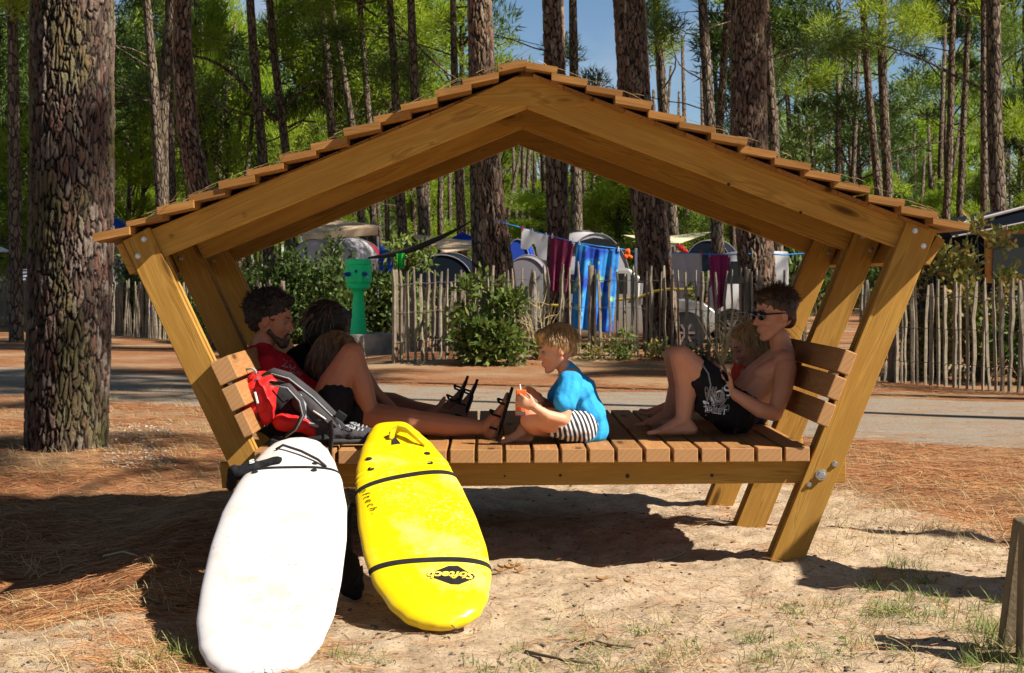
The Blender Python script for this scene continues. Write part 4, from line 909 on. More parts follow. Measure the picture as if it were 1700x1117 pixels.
def tunnel(label, arcs, Y, depth, cloths, ribs, win=None, name='tent', front=None):
    """dome tent: rows of arches (x0,x1,y_top,y_base) in pixels marching back"""
    a0 = arcs[0]; o = thing(name, label, 'tent', tuple(P((a0[0] + a0[1]) / 2, HY + ZC * F / Y, Y))); N = 16; rows = []
    for k, (x0, x1, yt, yb) in enumerate(arcs):
        d = depth * k / max(1, len(arcs) - 1); row = []
        for i in range(N + 1):
            t = math.pi * i / N; row.append(P((x0 + x1) / 2 - (x1 - x0) / 2 * math.cos(t), yb + (yt - yb) * math.sin(t) ** .9, Y + d))
        rows.append(row)
    for k in range(len(rows) - 1):
        mb = MB().add(rows[k] + rows[k + 1], [(i, i + 1, N + 2 + i, N + 1 + i) for i in range(N)]); q = mb.part('panel', cloths[k % len(cloths)], o, True); q.modifiers.new('thickness', 'SOLIDIFY').thickness = .01
    MB().add(rows[0] + [rows[0][0].lerp(rows[0][-1], .5)], [(i, i + 1, N + 1) for i in range(N)]).part('front', cloths[0] if front is None else front, o)
    for r in rows[::ribs]: MB().tube([p + Vector((0, -.01, .012)) for p in r], .012, 5).part('pole_sleeve', M['tentgrey'], o, True)
    if win: 
        MB().prism([P(x, y, Y - .03) for x, y in win], (0, .01, 0)).part('window', M['glass'], o)
    return o
tunnel('white and grey tunnel tent with maroon end behind the hedge', [(480, 560, 398, 450), (500, 590, 396, 452), (540, 632, 395, 455), (560, 640, 400, 455)], 40, 3, [M['tentwhite'], M['tentwhite'], M['tentmaroon'], M['tentgrey']], 1)
tunnel('low dark dome tent with a pale ridge behind the fence', [(680, 785, 424, 475), (690, 800, 420, 475)], 34, 2.0, [M['awning'], M['tentgrey']], 1)
tunnel('grey dome tent with a clear window behind the blue towel', [(930, 1050, 388, 500), (880, 1045, 383, 500), (862, 1020, 386, 500)], 36, 2.5, [M['tentwhite'], fab('pale_grey_cloth', (.24, .26, .24)), M['tentgrey']], 1, [(948, 420), (955, 402), (985, 394), (1015, 398), (1028, 418)])
tunnel('black tent under the sand coloured sail', [(1135, 1215, 400, 450), (1140, 1230, 398, 450)], 37, 2, [M['awning']], 1)
tunnel('small blue tent showing between the washing line pine and white shorts', [(838, 880, 398, 450), (842, 890, 396, 450)], 35, 1.5, [M['tentblue']], 1)
tunnel('dark grey dome tent under the white shorts', [(835, 908, 428, 475), (840, 915, 424, 475)], 31, 1.5, [M['tentgrey'], M['awning']], 1)
def tarp(label, pts, Y, m):
    o = sheet(pts, [(0, 1, 2, 3)] if len(pts) == 4 else [(0, 1, 2)], Y, m, 'tarp'); c = o.data.vertices[0].co.copy(); o.data.transform(Matrix.Translation(-c)); o.location = c; tag(o, label, 'tarp'); return o
tarp('beige tarp stretched between trunks left of the washing', [(680, 389, 0), (790, 402, -1), (780, 414, -2), (740, 420, -2)], 38, M['beige'])
tarp('blue tarp peak above the beige tarp', [(745, 398, 0), (768, 386, 0), (792, 398, 0), (770, 404, -1.5)], 39, M['tentblue'])
tarp('sand coloured shade sail stretched between two pines', [(1035, 391, 0), (1100, 394, -.5), (1182, 385, 0), (1110, 411, -2)], 36, M['sail'])
tarp('blue tarp hanging beside the tent right of the drinking fountain', [(630, 408, 0), (655, 415, 0), (652, 450, -1), (628, 452, -1)], 38, M['tentblue'])
tarp('blue tarp corner peeping out right of the massive trunk', [(178, 352, 0), (212, 378, 0), (200, 384, -1), (176, 384, -1)], 42, M['tentblue'])
# dark awning with a wooden framed window, right edge
o = thing('caravan_awning', 'dark caravan awning with an orange framed window behind the right fence', 'awning', tuple(P(1690, 590, 26)))
for nm, poly, d0, d1, m in (('wall', [(1580, 392), (1760, 378), (1760, 600), (1580, 600)], 0, 3, M['awning']), ('roof', [(1572, 378), (1700, 345), (1860, 322), (1860, 352), (1700, 368), (1580, 393)], -.25, 3.2, M['awning'])):
    MB().prism([P(x, y, 26 + d0) for x, y in poly], (0, d1 - d0, 0)).part(nm, m, o)
MB().tube([P(1573, 377, 25.74), P(1700, 344, 25.74), P(1860, 321, 25.74)], .025, 6).part('trim', M['grey_cloth'], o)
MB().tube([P(1581, 393, 25.74), P(1700, 369, 25.74), P(1860, 353, 25.74)], .012, 6).part('trim', M['grey_cloth'], o)
M['orange_wood'] = varied('orange_panel', (.48, .20, .05), .6, .1)
fr = MB().prism([P(x, y, 25.94) for x, y in ((1634, 384), (1760, 376), (1760, 470), (1636, 470))], (0, .05, 0)).part('window_frame', M['orange_wood'], o, bevel=.03)
MB().prism([P(x, y, 25.90) for x, y in ((1650, 394), (1655, 391), (1760, 386), (1760, 460), (1648, 460))], (0, .03, 0)).part('pane', M['glass'], fr)
o = thing('trailer', 'grey box trailer with colourful stripe beside the dark awning', 'trailer', tuple(P(1562, 590, 28)))
MB().prism([P(x, y, 28) for x, y in ((1545, 396), (1578, 394), (1578, 560), (1545, 560))], (0, 2, 0)).part('body', M['tentgrey'], o, bevel=.03)
MB().box(P(1566, 407, 27.99), (.14, .01, .03)).part('stripe', M['red_plastic'], o)
MB().box(P(1562, 415, 27.99), (.2, .01, .03)).part('stripe', M['orange'], o)
# ---------------------------------------------------------------- vehicles
def wheel(parent, c, r, w=.19, name='wheel'):
    Mx = Matrix.Rotation(R(90), 3, 'X'); t = MB().lathe([(r * .62, -w / 2), (r * .9, -w / 2), (r, -w * .3), (r, w * .3), (r * .9, w / 2), (r * .62, w / 2)], c, 28, Mx).part(name, M['tyre'], parent, True)
    rm = MB().lathe([(r * .62, -.02), (r * .60, .035), (r * .5, .02), (r * .1, .03), (r * .08, .045)], (c[0], c[1] - w / 2 + .03, c[2]), 28, Mx)
    for k in range(6):
        a = k * math.pi / 3; rm.box(Vector((c[0], c[1] - w / 2 - .015, c[2])) + Vector((math.cos(a), 0, math.sin(a))) * r * .33, (r * .5, .02, r * .13), Matrix.Rotation(-a, 3, 'Y'))
    rm.part('rim', M['steel'], t)
def car(name, label, px0, px1, Y, prof, win, wheels, paint, wid=1.65, wr=.31, extra=None):
    """prof/win in metres: x along the car from its left end, z height"""
    x0 = (px0 - CX) * Y / F; Ln = (px1 - px0) * Y / F; o = thing(name, label, 'car' if 'car' in name else 'van', (x0 + Ln / 2, Y + wid / 2, 0))
    bm_ = MB().prism([(x0 + a * Ln, Y, z) for a, z in prof], (0, wid, 0)).part('body', paint, o, True, bevel=.06, seg=3)
    for a, poly in win: MB().prism([(x0 + u_ * Ln, Y - .004, z) for u_, z in poly], (0, .02, 0)).part(a, M['glass'], o, bevel=.01)
    for a in wheels:
        for yy in (Y + .10, Y + wid - .10): wheel(o, (x0 + a * Ln, yy, wr), wr)
        Mx = Matrix.Rotation(R(90), 3, 'X'); MB().lathe([(wr * 1.2, -.01), (wr * 1.2, .006)], (x0 + a * Ln, Y + .002, wr + .02), 28, Mx).part('wheel_arch', M['tyre'], o)
    for a in (.30, .52, .70): MB().box((x0 + a * Ln, Y - .002, .70), (.008, .008, .75)).part('door_gap', M['tyre'], o)
    for a in (.36, .58): MB().box((x0 + a * Ln, Y - .012, .93), (.16, .03, .03)).part('door_handle', M['tyre'], o, bevel=.008)
    return o
car('parked_car', 'silver estate car parked behind the fence under the washing', 868, 1190, 30.2, [(0, .42), (.0, .75), (.02, 1.0), (.09, 1.38), (.2, 1.5), (.55, 1.5), (.72, 1.0), (.93, .88), (1, .7), (1, .38), (.95, .25), (.04, .25)],
    [('window', [(.10, 1.02), (.15, 1.36), (.32, 1.40), (.32, 1.02)]), ('window', [(.335, 1.02), (.335, 1.40), (.54, 1.40), (.54, 1.02)]), ('window', [(.555, 1.02), (.555, 1.39), (.68, 1.02)])], (.16, .84), M['silver'])
car('parked_van', 'white van parked behind the thick sunlit pine', 1193, 1310, 33, [(0, .4), (0, 1.1), (.06, 1.2), (.16, 1.75), (.25, 1.85), (1, 1.85), (1, .35), (.9, .28), (.05, .28)],
    [('window', [(.10, 1.2), (.17, 1.65), (.30, 1.65), (.30, 1.2)]), ('window', [(.36, 1.2), (.36, 1.65), (.60, 1.65), (.60, 1.2)])], (.18, .8), M['vanwhite'])
# ---------------------------------------------------------------- left edge
o = thing('cabin', 'low dark cabin with a blue roof edge behind the left fence', 'cabin', tuple(P(60, HY + ZC * F / 56, 56)))
MB().prism([P(x, y, 56) for x, y in ((-180, 374), (176, 374), (176, 525), (-180, 525))], (0, 3, 0)).part('wall', M['tentgrey'], o)
MB().prism([P(x, y, 55.6) for x, y in ((-190, 352), (140, 349), (182, 372), (182, 377), (-190, 377))], (0, 4, 0)).part('roof', fab('slate_blue_roof', (.05, .09, .16)), o)
MB().prism([P(x, y, 55.9) for x, y in ((-60, 385), (50, 385), (50, 440), (-60, 440))], (0, .1, 0)).part('window', M['glass'], o)
o = thing('parasol', 'white parasol at the left edge of the camp', 'parasol', tuple(P(-12, 540, 44)))
MB().lathe([(1.25, 0), (1.0, .12), (.5, .27), (.02, .36)], P(-58, 418, 44), 8).part('canopy', M['white_cloth'], o)
MB().tube([P(-58, 402, 44), P(-58, 540, 44)], .025, 8).part('pole', M['steel'], o)
o = cloth('hanging_towel', 'pale turquoise towel hanging left of the massive trunk', 'towel', [(56, 404), (68, 403), (66, 460), (57, 462)], 45, fab('turquoise_cloth', (.12, .5, .58)), 1, .04, 9)
def stripes():
    m = Mt('striped_canvas', (.6, .6, .65), .9); w_ = m.n('TexWave', Scale=3.2, bands_direction='Z'); m.l(m.coord(), w_.inputs['Vector']); m.color(m.ramp(w_.outputs['Fac'], [(.45, (.06, .07, .12)), (.55, (.6, .6, .62))])); return m.m
o = thing('camp_chair', 'striped folding camp chair left of the massive trunk', 'chair', tuple(P(38, 535, 47)))
b0 = P(24, 448, 47); b1 = P(50, 446, 47); s0 = P(24, 500, 46.4); s1 = P(54, 500, 46.4); e0 = P(26, 504, 45.9); e1 = P(58, 504, 45.9)
MB().prism([b0, b1, s1, s0], (0, .03, 0)).part('backrest', stripes(), o); MB().prism([s0, s1, e1, e0], (0, 0, .03)).part('seat', stripes(), o)
for p in (s0, s1, e0, e1): MB().tube([p, (p.x, p.y, 0)], .014, 6).part('leg', M['white'], o)
o = thing('camp_chair', 'blue folding camp chair seen through the left fence', 'chair', tuple(P(250, 550, 39)))
b0 = P(243, 492, 39); b1 = P(258, 490, 39); s0 = P(243, 522, 38.6); s1 = P(260, 522, 38.6); e0 = P(243, 525, 38.1); e1 = P(261, 525, 38.1)
MB().prism([b0, b1, s1, s0], (0, .03, 0)).part('backrest', M['tentblue'], o); MB().prism([s0, s1, e1, e0], (0, 0, .03)).part('seat', M['tentblue'], o)
for p in (s0, s1, e0, e1): MB().tube([p, (p.x, p.y, 0)], .014, 6).part('leg', M['steel'], o)
# ---------------------------------------------------------------- stakes, lower right
for i, (poly, Y, lb) in enumerate((([(1690, 866), (1712, 862), (1700, 1100), (1656, 1086)], 5.78, 'leaning square timber stake at the lower right corner, left one of two'), ([(1700, 872), (1740, 865), (1745, 1110), (1693, 1100)], 5.6, 'timber stake cut by the right edge of the picture, right one of two'))):
    vs = [P(x, y, Y) for x, y in poly]; vs[2].z -= .1; vs[3].z -= .1
    o = MB().prism(vs, (.012, .10, 0)).part('wooden_stake', varied('weathered_stake', (.15, .115, .07), .9, .35, 5, .006, 30), None, bevel=.006); tag(o, lb, 'stake')

# made-up unseen board to the right, added for the shadow by the bench foot
o = thing('shadow_board', 'made-up timber board outside the picture, added to cast the shadow by the bench foot', 'shadow caster', (3.35, 6.55, 0))
for dx in (-.16, .16): MB().box((3.35 - dx * .3, 6.55 + dx, 1.0), (.09, .09, 2.2)).part('post', M['wood'], o, bevel=.004)
for k in range(8): MB().box((3.35, 6.55, .62 + .195 * k), (.035, (.34, .42, .55, .62, .66, .62, .5, .36)[k], .18), Matrix.Rotation(.3, 3, 'Z')).part('plank', M['wood'], o, bevel=.004)
# ---------------------------------------------------------------- people
from mathutils.bvhtree import BVHTree
def PZ(px, Y, z): return Vector(((px - CX) * Y / F, Y, z))
def frame_of(f, up=(0, 0, 1)):
    f = Vector(f).normalized(); u = Vector(up); u = (u - f * u.dot(f)).normalized(); l = u.cross(f); return Matrix((f, l, u)).transposed()
def head(mb, c, f, s=1.0, up=(0, 0, 1), beard=0, nose=1.0):
    Rm = frame_of(f, up); c = Vector(c); T = lambda x, y, z: c + Rm @ (Vector((x, y, z)) * s)
    E = lambda p, r: mb.ell(T(*p), [q * s for q in r], Rm, 16, 10)
    E((-.012, 0, .035), (.097, .077, .083)); E((-.035, 0, -.005), (.062, .064, .06)); E((.035, 0, -.02), (.056, .060, .078))
    for k in (-1, 1):
        mb.cap(T(-.002, .046 * k, -.045), .022 * s, T(.06, .014 * k, -.097), .019 * s); E((.058, .034 * k, -.028), (.026, .022, .026))
        E((-.006, .077 * k, -.008), (.019, .008, .030)); E((-.004, .070 * k, -.012), (.010, .012, .018)); E((.100, .011 * k, -.034), (.010, .007, .007))
    E((.070, 0, -.101), (.020, .022, .017)); mb.cap(T(.086, 0, .006), .009 * s, T(.086 + .026 * nose, 0, -.030), .011 * s * (.6 + .4 * nose))
    mb.cap(T(.082, -.034, .021), .011 * s, T(.082, .034, .021), .011 * s)
    mb.cap(T(.089, -.015, -.060), .0075 * s, T(.089, .015, -.060), .0075 * s); mb.cap(T(.086, -.013, -.072), .008 * s, T(.086, .013, -.072), .008 * s)
    return Rm, T
def eyes(T, s, parent):
    for k in (-1, 1):
        e = MB().ell(T(.0745, .031 * k, .000), (.0115 * s,) * 3, None, 12, 8).part('eye', M['eye'], parent, True)
        MB().ell(T(.0825, .031 * k, .000), (.0054 * s,) * 3, None, 10, 6).part('iris', M['iris'], e, True)
        MB().cap(T(.094, .018 * k, .026), .0035 * s, T(.086, .044 * k, .027), .003 * s).part('eyebrow', M['hair_brown'], parent, True)
def hand(mb, w, d, nrm, side=1, curl=.5, s=1.0, splay=.10):
    w = Vector(w); d = Vector(d).normalized(); nrm = Vector(nrm); nrm = (nrm - d * nrm.dot(d)).normalized(); ac = d.cross(nrm) * side
    mb.cap(w, .024 * s, w + d * .03 * s, .016 * s, w=1.35, wax=ac); mb.cap(w + d * .03 * s, .014 * s, w + d * .078 * s, .0125 * s, w=2.7, wax=ac)
    for i, ln in enumerate((.068, .078, .072, .056)):
        o = (-.0315 + .021 * i); r = w + d * .08 * s + ac * o * s; dd = (d + ac * (i - 1.5) * splay).normalized(); seg = [ln * .45, ln * .32, ln * .26]; rr = [.0092, .0085, .0078, .0068]
        if i == 3: rr = [.0082, .0076, .007, .006]
        p = r
        for k in range(3):
            a = curl * (.55 + .5 * k); q = dd * math.cos(a) + nrm * math.sin(a); p2 = p + q * seg[k] * s; mb.cap(p, rr[k] * s, p2, rr[k + 1] * s, n=8); p = p2
    b = w + d * .028 * s - ac * .03 * s; q1 = (d * .75 - ac * .65 + nrm * .35).normalized(); p1 = b + q1 * .036 * s; q2 = (d * .9 - ac * .15 + nrm * .6).normalized()
    mb.cap(b, .0135 * s, p1, .0105 * s, n=8); mb.cap(p1, .0105 * s, p1 + q2 * .032 * s, .008 * s, n=8)
def foot(mb, ank, d, up=(0, 0, 1), L_=.25, s=1.0):
    """ankle, heel-to-toe direction"""
    d = Vector(d).normalized(); u = Vector(up); u = (u - d * u.dot(d)).normalized(); ac = d.cross(u); a = Vector(ank); h = .075 * s; base = a - u * h
    heel = base - d * .045 * s + u * .030 * s; ball = base + d * (L_ * .52) * s + u * .022 * s
    mb.cap(a, .036 * s, heel, .031 * s); mb.cap(a, .036 * s, base + d * L_ * .3 * s + u * .04 * s, .029 * s, w=1.15, wax=ac)
    mb.cap(heel, .030 * s, ball, .021 * s, w=1.45, wax=ac); mb.cap(base + d * L_ * .28 * s + u * .04 * s, .028 * s, ball, .02 * s, w=1.5, wax=ac)
    for i, o in enumerate((-.034, -.014, .002, .017, .031)):
        r = (.0145, .0105, .010, .0095, .009)[i]; l = (.062, .058, .052, .045, .036)[i]
        mb.cap(ball + ac * o * s + d * .012 * s, r * s, ball + ac * o * 1.08 * s + d * l * s - u * .006 * s, r * .9 * s, n=8)
def person(label, loc):
    return thing('person', label, 'person', loc)
def folds(a, sc, seed=0):
    return lambda p: a * (noise.noise(Vector((p.x * sc, p.y * sc, p.z * sc * .55)) + Vector((seed, 0, 0))) + .5 * noise.noise(Vector((p.x * sc * 2.3, p.y * sc * 2.3, p.z * sc * 1.2))))
def raydecal(ob, off=.0025):
    me = ob.data; wl = parent_world(ob); bvh = BVHTree.FromPolygons([v.co + wl for v in me.vertices], [tuple(p.vertices) for p in me.polygons])
    def f(px, py):
        d = (P(px, py, 1) - cam.location).normalized(); h = bvh.ray_cast(cam.location, d)
        return (h[0] - d * off, -d) if h[0] is not None else None
    return f
def decal_text(ob, txt, px, py, size, ang, m, bold=0, shear=0):
    f = raydecal(ob); c, s_ = math.cos(ang), math.sin(ang); last = [P(px, py, 8)]
    def fn(x, y):
        h = f(px + (x * c - y * s_) * size, py - (x * s_ + y * c) * size)
        if h is None: return last[0], Vector((0, -1, 0))
        last[0] = h[0]; return h
    text_mb(txt, 1.0, fn, bold, shear, .0008).part('lettering', m, ob)
def strands(name, m, parent, cen, Rm, rad, n, ln, seed, grav=.8, front=.2, r=.0035, zmin=-.2, back=.2, wave=.012):
    g = np.random.default_rng(seed); mb = MB(); cen = Vector(cen)
    for i in range(n):
        v = Vector(g.normal(size=3)); v.normalize()
        if v.x > front or v.z < zmin: continue
        p = cen + Rm @ Vector((v.x * rad[0], v.y * rad[1], v.z * rad[2])); d = (Rm @ v).normalized() * .35 + Rm @ Vector((-.15 - back * g.random(), 0, 0)); pts = [p]; L1 = ln * g.uniform(.65, 1.1)
        for k in range(5):
            d = (d + Vector((0, 0, -grav)) * .5 + Vector(g.normal(size=3)) * .10).normalized(); q = pts[-1] + d * L1 / 5
            w_ = Rm.transposed() @ (q - cen); e = math.sqrt((w_.x / rad[0]) ** 2 + (w_.y / rad[1]) ** 2 + (w_.z / rad[2]) ** 2)
            if e < 1.03: q = cen + Rm @ (w_ * (1.04 / e))
            pts.append(q)
        mb.tube(pts, [r, r, r * .9, r * .8, r * .6, r * .2], 4)
    o = mb.part(name, m, parent, True); o['kind'] = 'stuff'; return o
ZP = .555
# --- young man with sunglasses
A = person('bare chested young man in sunglasses and black board shorts leaning on the right backrest', tuple(PZ(1215, 8.15, ZP)))
b = MB(); Yv = (0, 1, 0)
b.cap(P(1218, 682, 8.17), .105, P(1236, 662, 8.2), .098, w=1.22, wax=Yv); b.cap(P(1236, 662, 8.2), .095, P(1268, 630, 8.22), .105, w=1.35, wax=Yv); b.cap(P(1268, 630, 8.22), .105, P(1288, 606, 8.24), .085, w=1.5, wax=Yv)
b.cap(P(1284, 612, 8.10), .05, P(1262, 622, 8.12), .04)                                     # breast
b.cap(P(1302, 592, 8.24), .058, P(1293, 560, 8.19), .052); b.cap(P(1303, 600, 8.08), .052, P(1300, 594, 8.24), .056); b.cap(P(1298, 600, 8.4), .052, P(1300, 594, 8.24), .056)
b.chain([P(1305, 612, 8.05), P(1299, 650, 7.97), P(1286, 686, 7.92)], [.054, .047, .038]); b.chain([P(1286, 686, 7.92), P(1262, 680, 7.90), P(1216, 652, 7.96)], [.040, .040, .026])
hand(b, P(1216, 652, 7.96), (-.75, .1, .62), (0, .6, .6), 1, .9, .95)
b.chain([P(1294, 612, 8.44), P(1265, 665, 8.42), P(1212, 648, 8.2)], [.05, .042, .027]); hand(b, P(1212, 648, 8.2), (-.75, -.35, .6), (0, -.5, .6), -1, .9, .95)
for hp, kn, cf, an, fd in ((P(1214, 680, 8.05), P(1131, 592, 7.95), P(1140, 640, 7.99), PZ(1134, 7.97, ZP + .082), (-1, -.12, 0)), (P(1214, 678, 8.3), P(1120, 592, 8.36), P(1128, 640, 8.37), PZ(1112, 8.38, ZP + .08), (-1, .05, 0))):
    b.chain([hp, hp.lerp(kn, .5), kn], [.088, .080, .058]); b.chain([kn, cf, an], [.056, .056, .037]); b.cap(kn + Vector((-.012, 0, .01)), .045, kn + Vector((-.005, 0, -.03)), .042); foot(b, an, fd, L_=.235, s=.95)
Rm, T = head(b, P(1286, 522, 8.17), (-.90, -.40, -.10), 1.06)
bodyA = b.remesh('body', M['skin_fair'], A, .0062, 3); eyes(T, 1.06, A)
hm = MB(); s = 1.06
for p, r in (((-.022, 0, .050), (.104, .085, .086)), ((.045, 0, .092), (.055, .06, .032)), ((-.035, .055, .015), (.05, .034, .05)), ((-.035, -.055, .015), (.05, .034, .05)), ((-.07, 0, -.02), (.038, .055, .055)), ((.068, .02, .088), (.026, .04, .018))): hm.ell(T(*p), [q * s for q in r], Rm, 14, 9)
hA = hm.remesh('hair', M['hair_brown'], A, .0055, 1, lambda p: .004 * noise.noise(p * 60) + .0015 * noise.noise(p * 150))
strands('hair_tufts', M['hair_brown'], hA, T(-.02, 0, .05), Rm, [.100 * s, .083 * s, .088 * s], 1500, .030, 3, .25, .75, .0015, .05, .1)
g_ = MB()
for k in (-1, 1): g_.ell(T(.095, .031 * k, .003), (.009, .029, .022), Rm, 16, 8)
gl = g_.part('sunglasses', Mt('black_lens', (.008, .008, .01), .06, 0, .9).m, A, True)
fr = MB(); fr.cap(T(.100, -.008, .010), .0028, T(.100, .008, .010), .0028)
for k in (-1, 1): fr.cap(T(.090, .056 * k, .012), .0045, T(-.005, .082 * k, .008), .003); fr.cap(T(.099, .004 * k, .022), .0035, T(.088, .058 * k, .018), .0045)
fr.part('frame', M['black'], gl, True)
sh = MB(); sh.cap(P(1220, 684, 8.17), .115, P(1228, 676, 8.18), .108, w=1.3, wax=Yv)
for hp, e, lo in ((P(1214, 680, 8.05), P(1166, 626, 7.99), P(1176, 672, 7.99)), (P(1214, 678, 8.3), P(1160, 622, 8.33), P(1175, 668, 8.32))):
    sh.cap(hp, .105, e, .088); sh.cap(e + Vector((.02, 0, -.01)), .072, lo, .06); sh.cap(hp, .10, lo, .07)
shA = sh.remesh('shorts', M['black_fabric'], A, .007, 2, folds(.012, 16))
shA['label'] = 'black board shorts with white scrawled lettering'
f = raydecal(shA, .003); g = np.random.default_rng(4); mb = MB()
def scrib(cx, cy, rx, ry, turns, ph, rr=.0024):
    pts = []
    for k in range(28):
        a = ph + turns * 6.28 * k / 27; q = f(cx + rx * math.cos(a) + 5 * (k / 27 - .5) * 2, cy + ry * math.sin(a * 1.3) + g.normal() * .5)
        if q: pts.append(q[0])
    if len(pts) > 3: mb.tube(pts, rr, 4)
for k in range(9): scrib(1176 + 3.2 * k, 652 + (k % 3) * 7, 4, 10 - k % 3 * 2, 1.3, k * 1.3)
for k in range(6): scrib(1178 + 5 * k, 680 - (k % 2) * 3, 4, 5, 1.5, k * 2.2, .002)
mb.part('lettering', M['lgrey_fabric'], shA, True)
decal_text(shA, 'NOS', 1190, 662, 26, R(35), M['white'], .01, .2); decal_text(shA, 'TREET', 1187, 682, 14, R(-8), M['white'], .01)
mb = MB(); pts = [q[0] for q in (f(x, y) for x, y in ((1166, 605), (1176, 620), (1180, 640), (1174, 665), (1172, 690))) if q]
if len(pts) > 2: mb.tube(pts, .004, 5).part('piping', M['lgrey_fabric'], shA, True)
# --- boy
B = person('small fair haired boy in blue t-shirt and striped shorts sitting cross-legged', tuple(PZ(965, 7.83, ZP)))
b = MB()
b.cap(P(970, 707, 7.84), .082, P(976, 690, 7.84), .076, w=1.2, wax=Yv); b.cap(P(976, 690, 7.84), .074, P(958, 648, 7.84), .076, w=1.3, wax=Yv); b.cap(P(958, 648, 7.84), .074, P(946, 628, 7.84), .058, w=1.5, wax=Yv)
b.cap(P(942, 618, 7.84), .036, P(930, 600, 7.83), .035); b.cap(P(946, 634, 7.73), .037, P(943, 626, 7.84), .042); b.cap(P(938, 634, 7.95), .037, P(943, 626, 7.84), .042)
b.chain([P(946, 638, 7.72), P(942, 668, 7.68), P(936, 697, 7.65)], [.038, .033, .028]); b.chain([P(936, 697, 7.65), P(908, 690, 7.61), P(888, 676, 7.60)], [.029, .028, .019])
hand(b, P(888, 676, 7.60), (-1, -.05, .42), (0, 1, .1), 1, .95, .74)
b.chain([P(938, 640, 7.96), P(915, 676, 7.98), P(899, 664, 7.90)], [.036, .028, .019]); hand(b, P(899, 664, 7.90), (-.75, -.1, .7), (-.5, -.5, -.5), -1, .55, .74, .16)
b.chain([P(962, 710, 7.76), P(925, 700, 7.69), P(882, 692, 7.68)], [.074, .067, .050]); b.chain([P(880, 697, 7.68), PZ(888, 7.72, ZP + .075), PZ(918, 7.78, ZP + .045)], [.048, .045, .03])
foot(b, PZ(918, 7.79, ZP + .05), (1, .25, -.05), (0, -1, .3), .17, .7)
b.chain([P(960, 706, 7.93), P(925, 698, 8.02), P(896, 690, 8.02)], [.07, .062, .048]); b.chain([P(896, 692, 8.02), PZ(880, 7.94, ZP + .07), PZ(868, 7.80, ZP + .05)], [.046, .043, .03])
foot(b, PZ(870, 7.79, ZP + .045), (-1, -.25, 0), (.2, -.5, 1), .17, .72)
sB = .90; Rm, T = head(b, P(924, 579, 7.82), (-.96, -.16, -.22), sB, nose=.62)
b.ell(T(.045, -.04, -.045), (.03, .022, .03), Rm); b.remesh('body', M['skin_fair'], B, .0055, 3); eyes(T, sB, B)
hm = MB()
for p, r in (((-.02, 0, .05), (.104, .086, .088)), ((.045, 0, .092), (.058, .064, .032)), ((.072, 0, .065), (.026, .052, .026)), ((-.03, .055, .012), (.045, .036, .05)), ((-.03, -.055, .012), (.045, .036, .05)), ((-.075, 0, -.005), (.036, .056, .058))): hm.ell(T(*p), [q * sB for q in r], Rm, 14, 9)
hB = hm.remesh('hair', M['hair_boy'], B, .0055, 2, lambda p: .002 * noise.noise(Vector((p.x * 70, p.y * 70, p.z * 20))))
strands('hair_strands', M['hair_boy'], hB, T(-.016, 0, .045), Rm, [.103 * sB, .087 * sB, .09 * sB], 1800, .055, 5, .95, .60, .0015, .0, .05)
sh = MB(); sh.cap(P(982, 712, 7.84), .078, P(979, 690, 7.84), .084, w=1.2, wax=Yv); sh.cap(P(979, 690, 7.84), .084, P(958, 648, 7.84), .082, w=1.25, wax=Yv); sh.cap(P(960, 648, 7.84), .086, P(949, 630, 7.84), .062, w=1.55, wax=Yv)
sh.cap(P(947, 634, 7.73), .056, P(940, 668, 7.675), .054); sh.cap(P(952, 645, 7.80), .07, P(945, 655, 7.74), .045); sh.cap(P(940, 636, 7.97), .046, P(925, 660, 7.98), .046); sh.cap(P(950, 626, 7.84), .055, P(943, 615, 7.84), .046, w=1.2, wax=Yv)
sh.cap(P(975, 722, 7.75), .04, P(985, 720, 7.95), .05)
shB = sh.remesh('t_shirt', M['blue_shirt'], B, .0065, 2, folds(.014, 12, 3))
def strp():
    m = Mt('striped_cotton', (.6, .6, .6), .9); w_ = m.n('TexWave', Scale=26, Distortion=2.0, bands_direction='DIAGONAL'); w_.inputs['Detail Scale'].default_value = .4; m.l(m.coord((1, .3, .35)), w_.inputs['Vector']); m.color(m.ramp(w_.outputs['Fac'], [(.55, (.018, .02, .035)), (.68, (.62, .60, .58))])); return m.m
sh = MB(); sh.cap(P(972, 715, 7.84), .082, P(975, 706, 7.84), .088, w=1.2, wax=Yv); sh.cap(P(964, 709, 7.75), .080, P(930, 704, 7.70), .074); sh.cap(P(962, 706, 7.93), .078, P(935, 700, 7.99), .070)
sh.remesh('shorts', strp(), B, .0065, 2, folds(.008, 16, 5))
jc = P(864.5, 668, 7.645)
o = MB().box(jc, (.048, .036, .118), Matrix.Rotation(.03, 3, 'Y')).part('carton', varied('orange_carton', (.75, .15, .04), .45, .12, 14), None, bevel=.004); o.name = 'juice_carton'
o.data.transform(Matrix.Translation(-jc)); o.location = jc; tag(o, "small orange juice carton held in the boy's hand", 'carton')
MB().box(jc + Vector((.002, -.019, -.048)), (.04, .002, .018)).part('label_band', M['lgrey_fabric'], o); MB().tube([jc + Vector((0, 0, .055)), jc + Vector((-.004, 0, .085))], .003, 8).part('straw', M['white'], o)
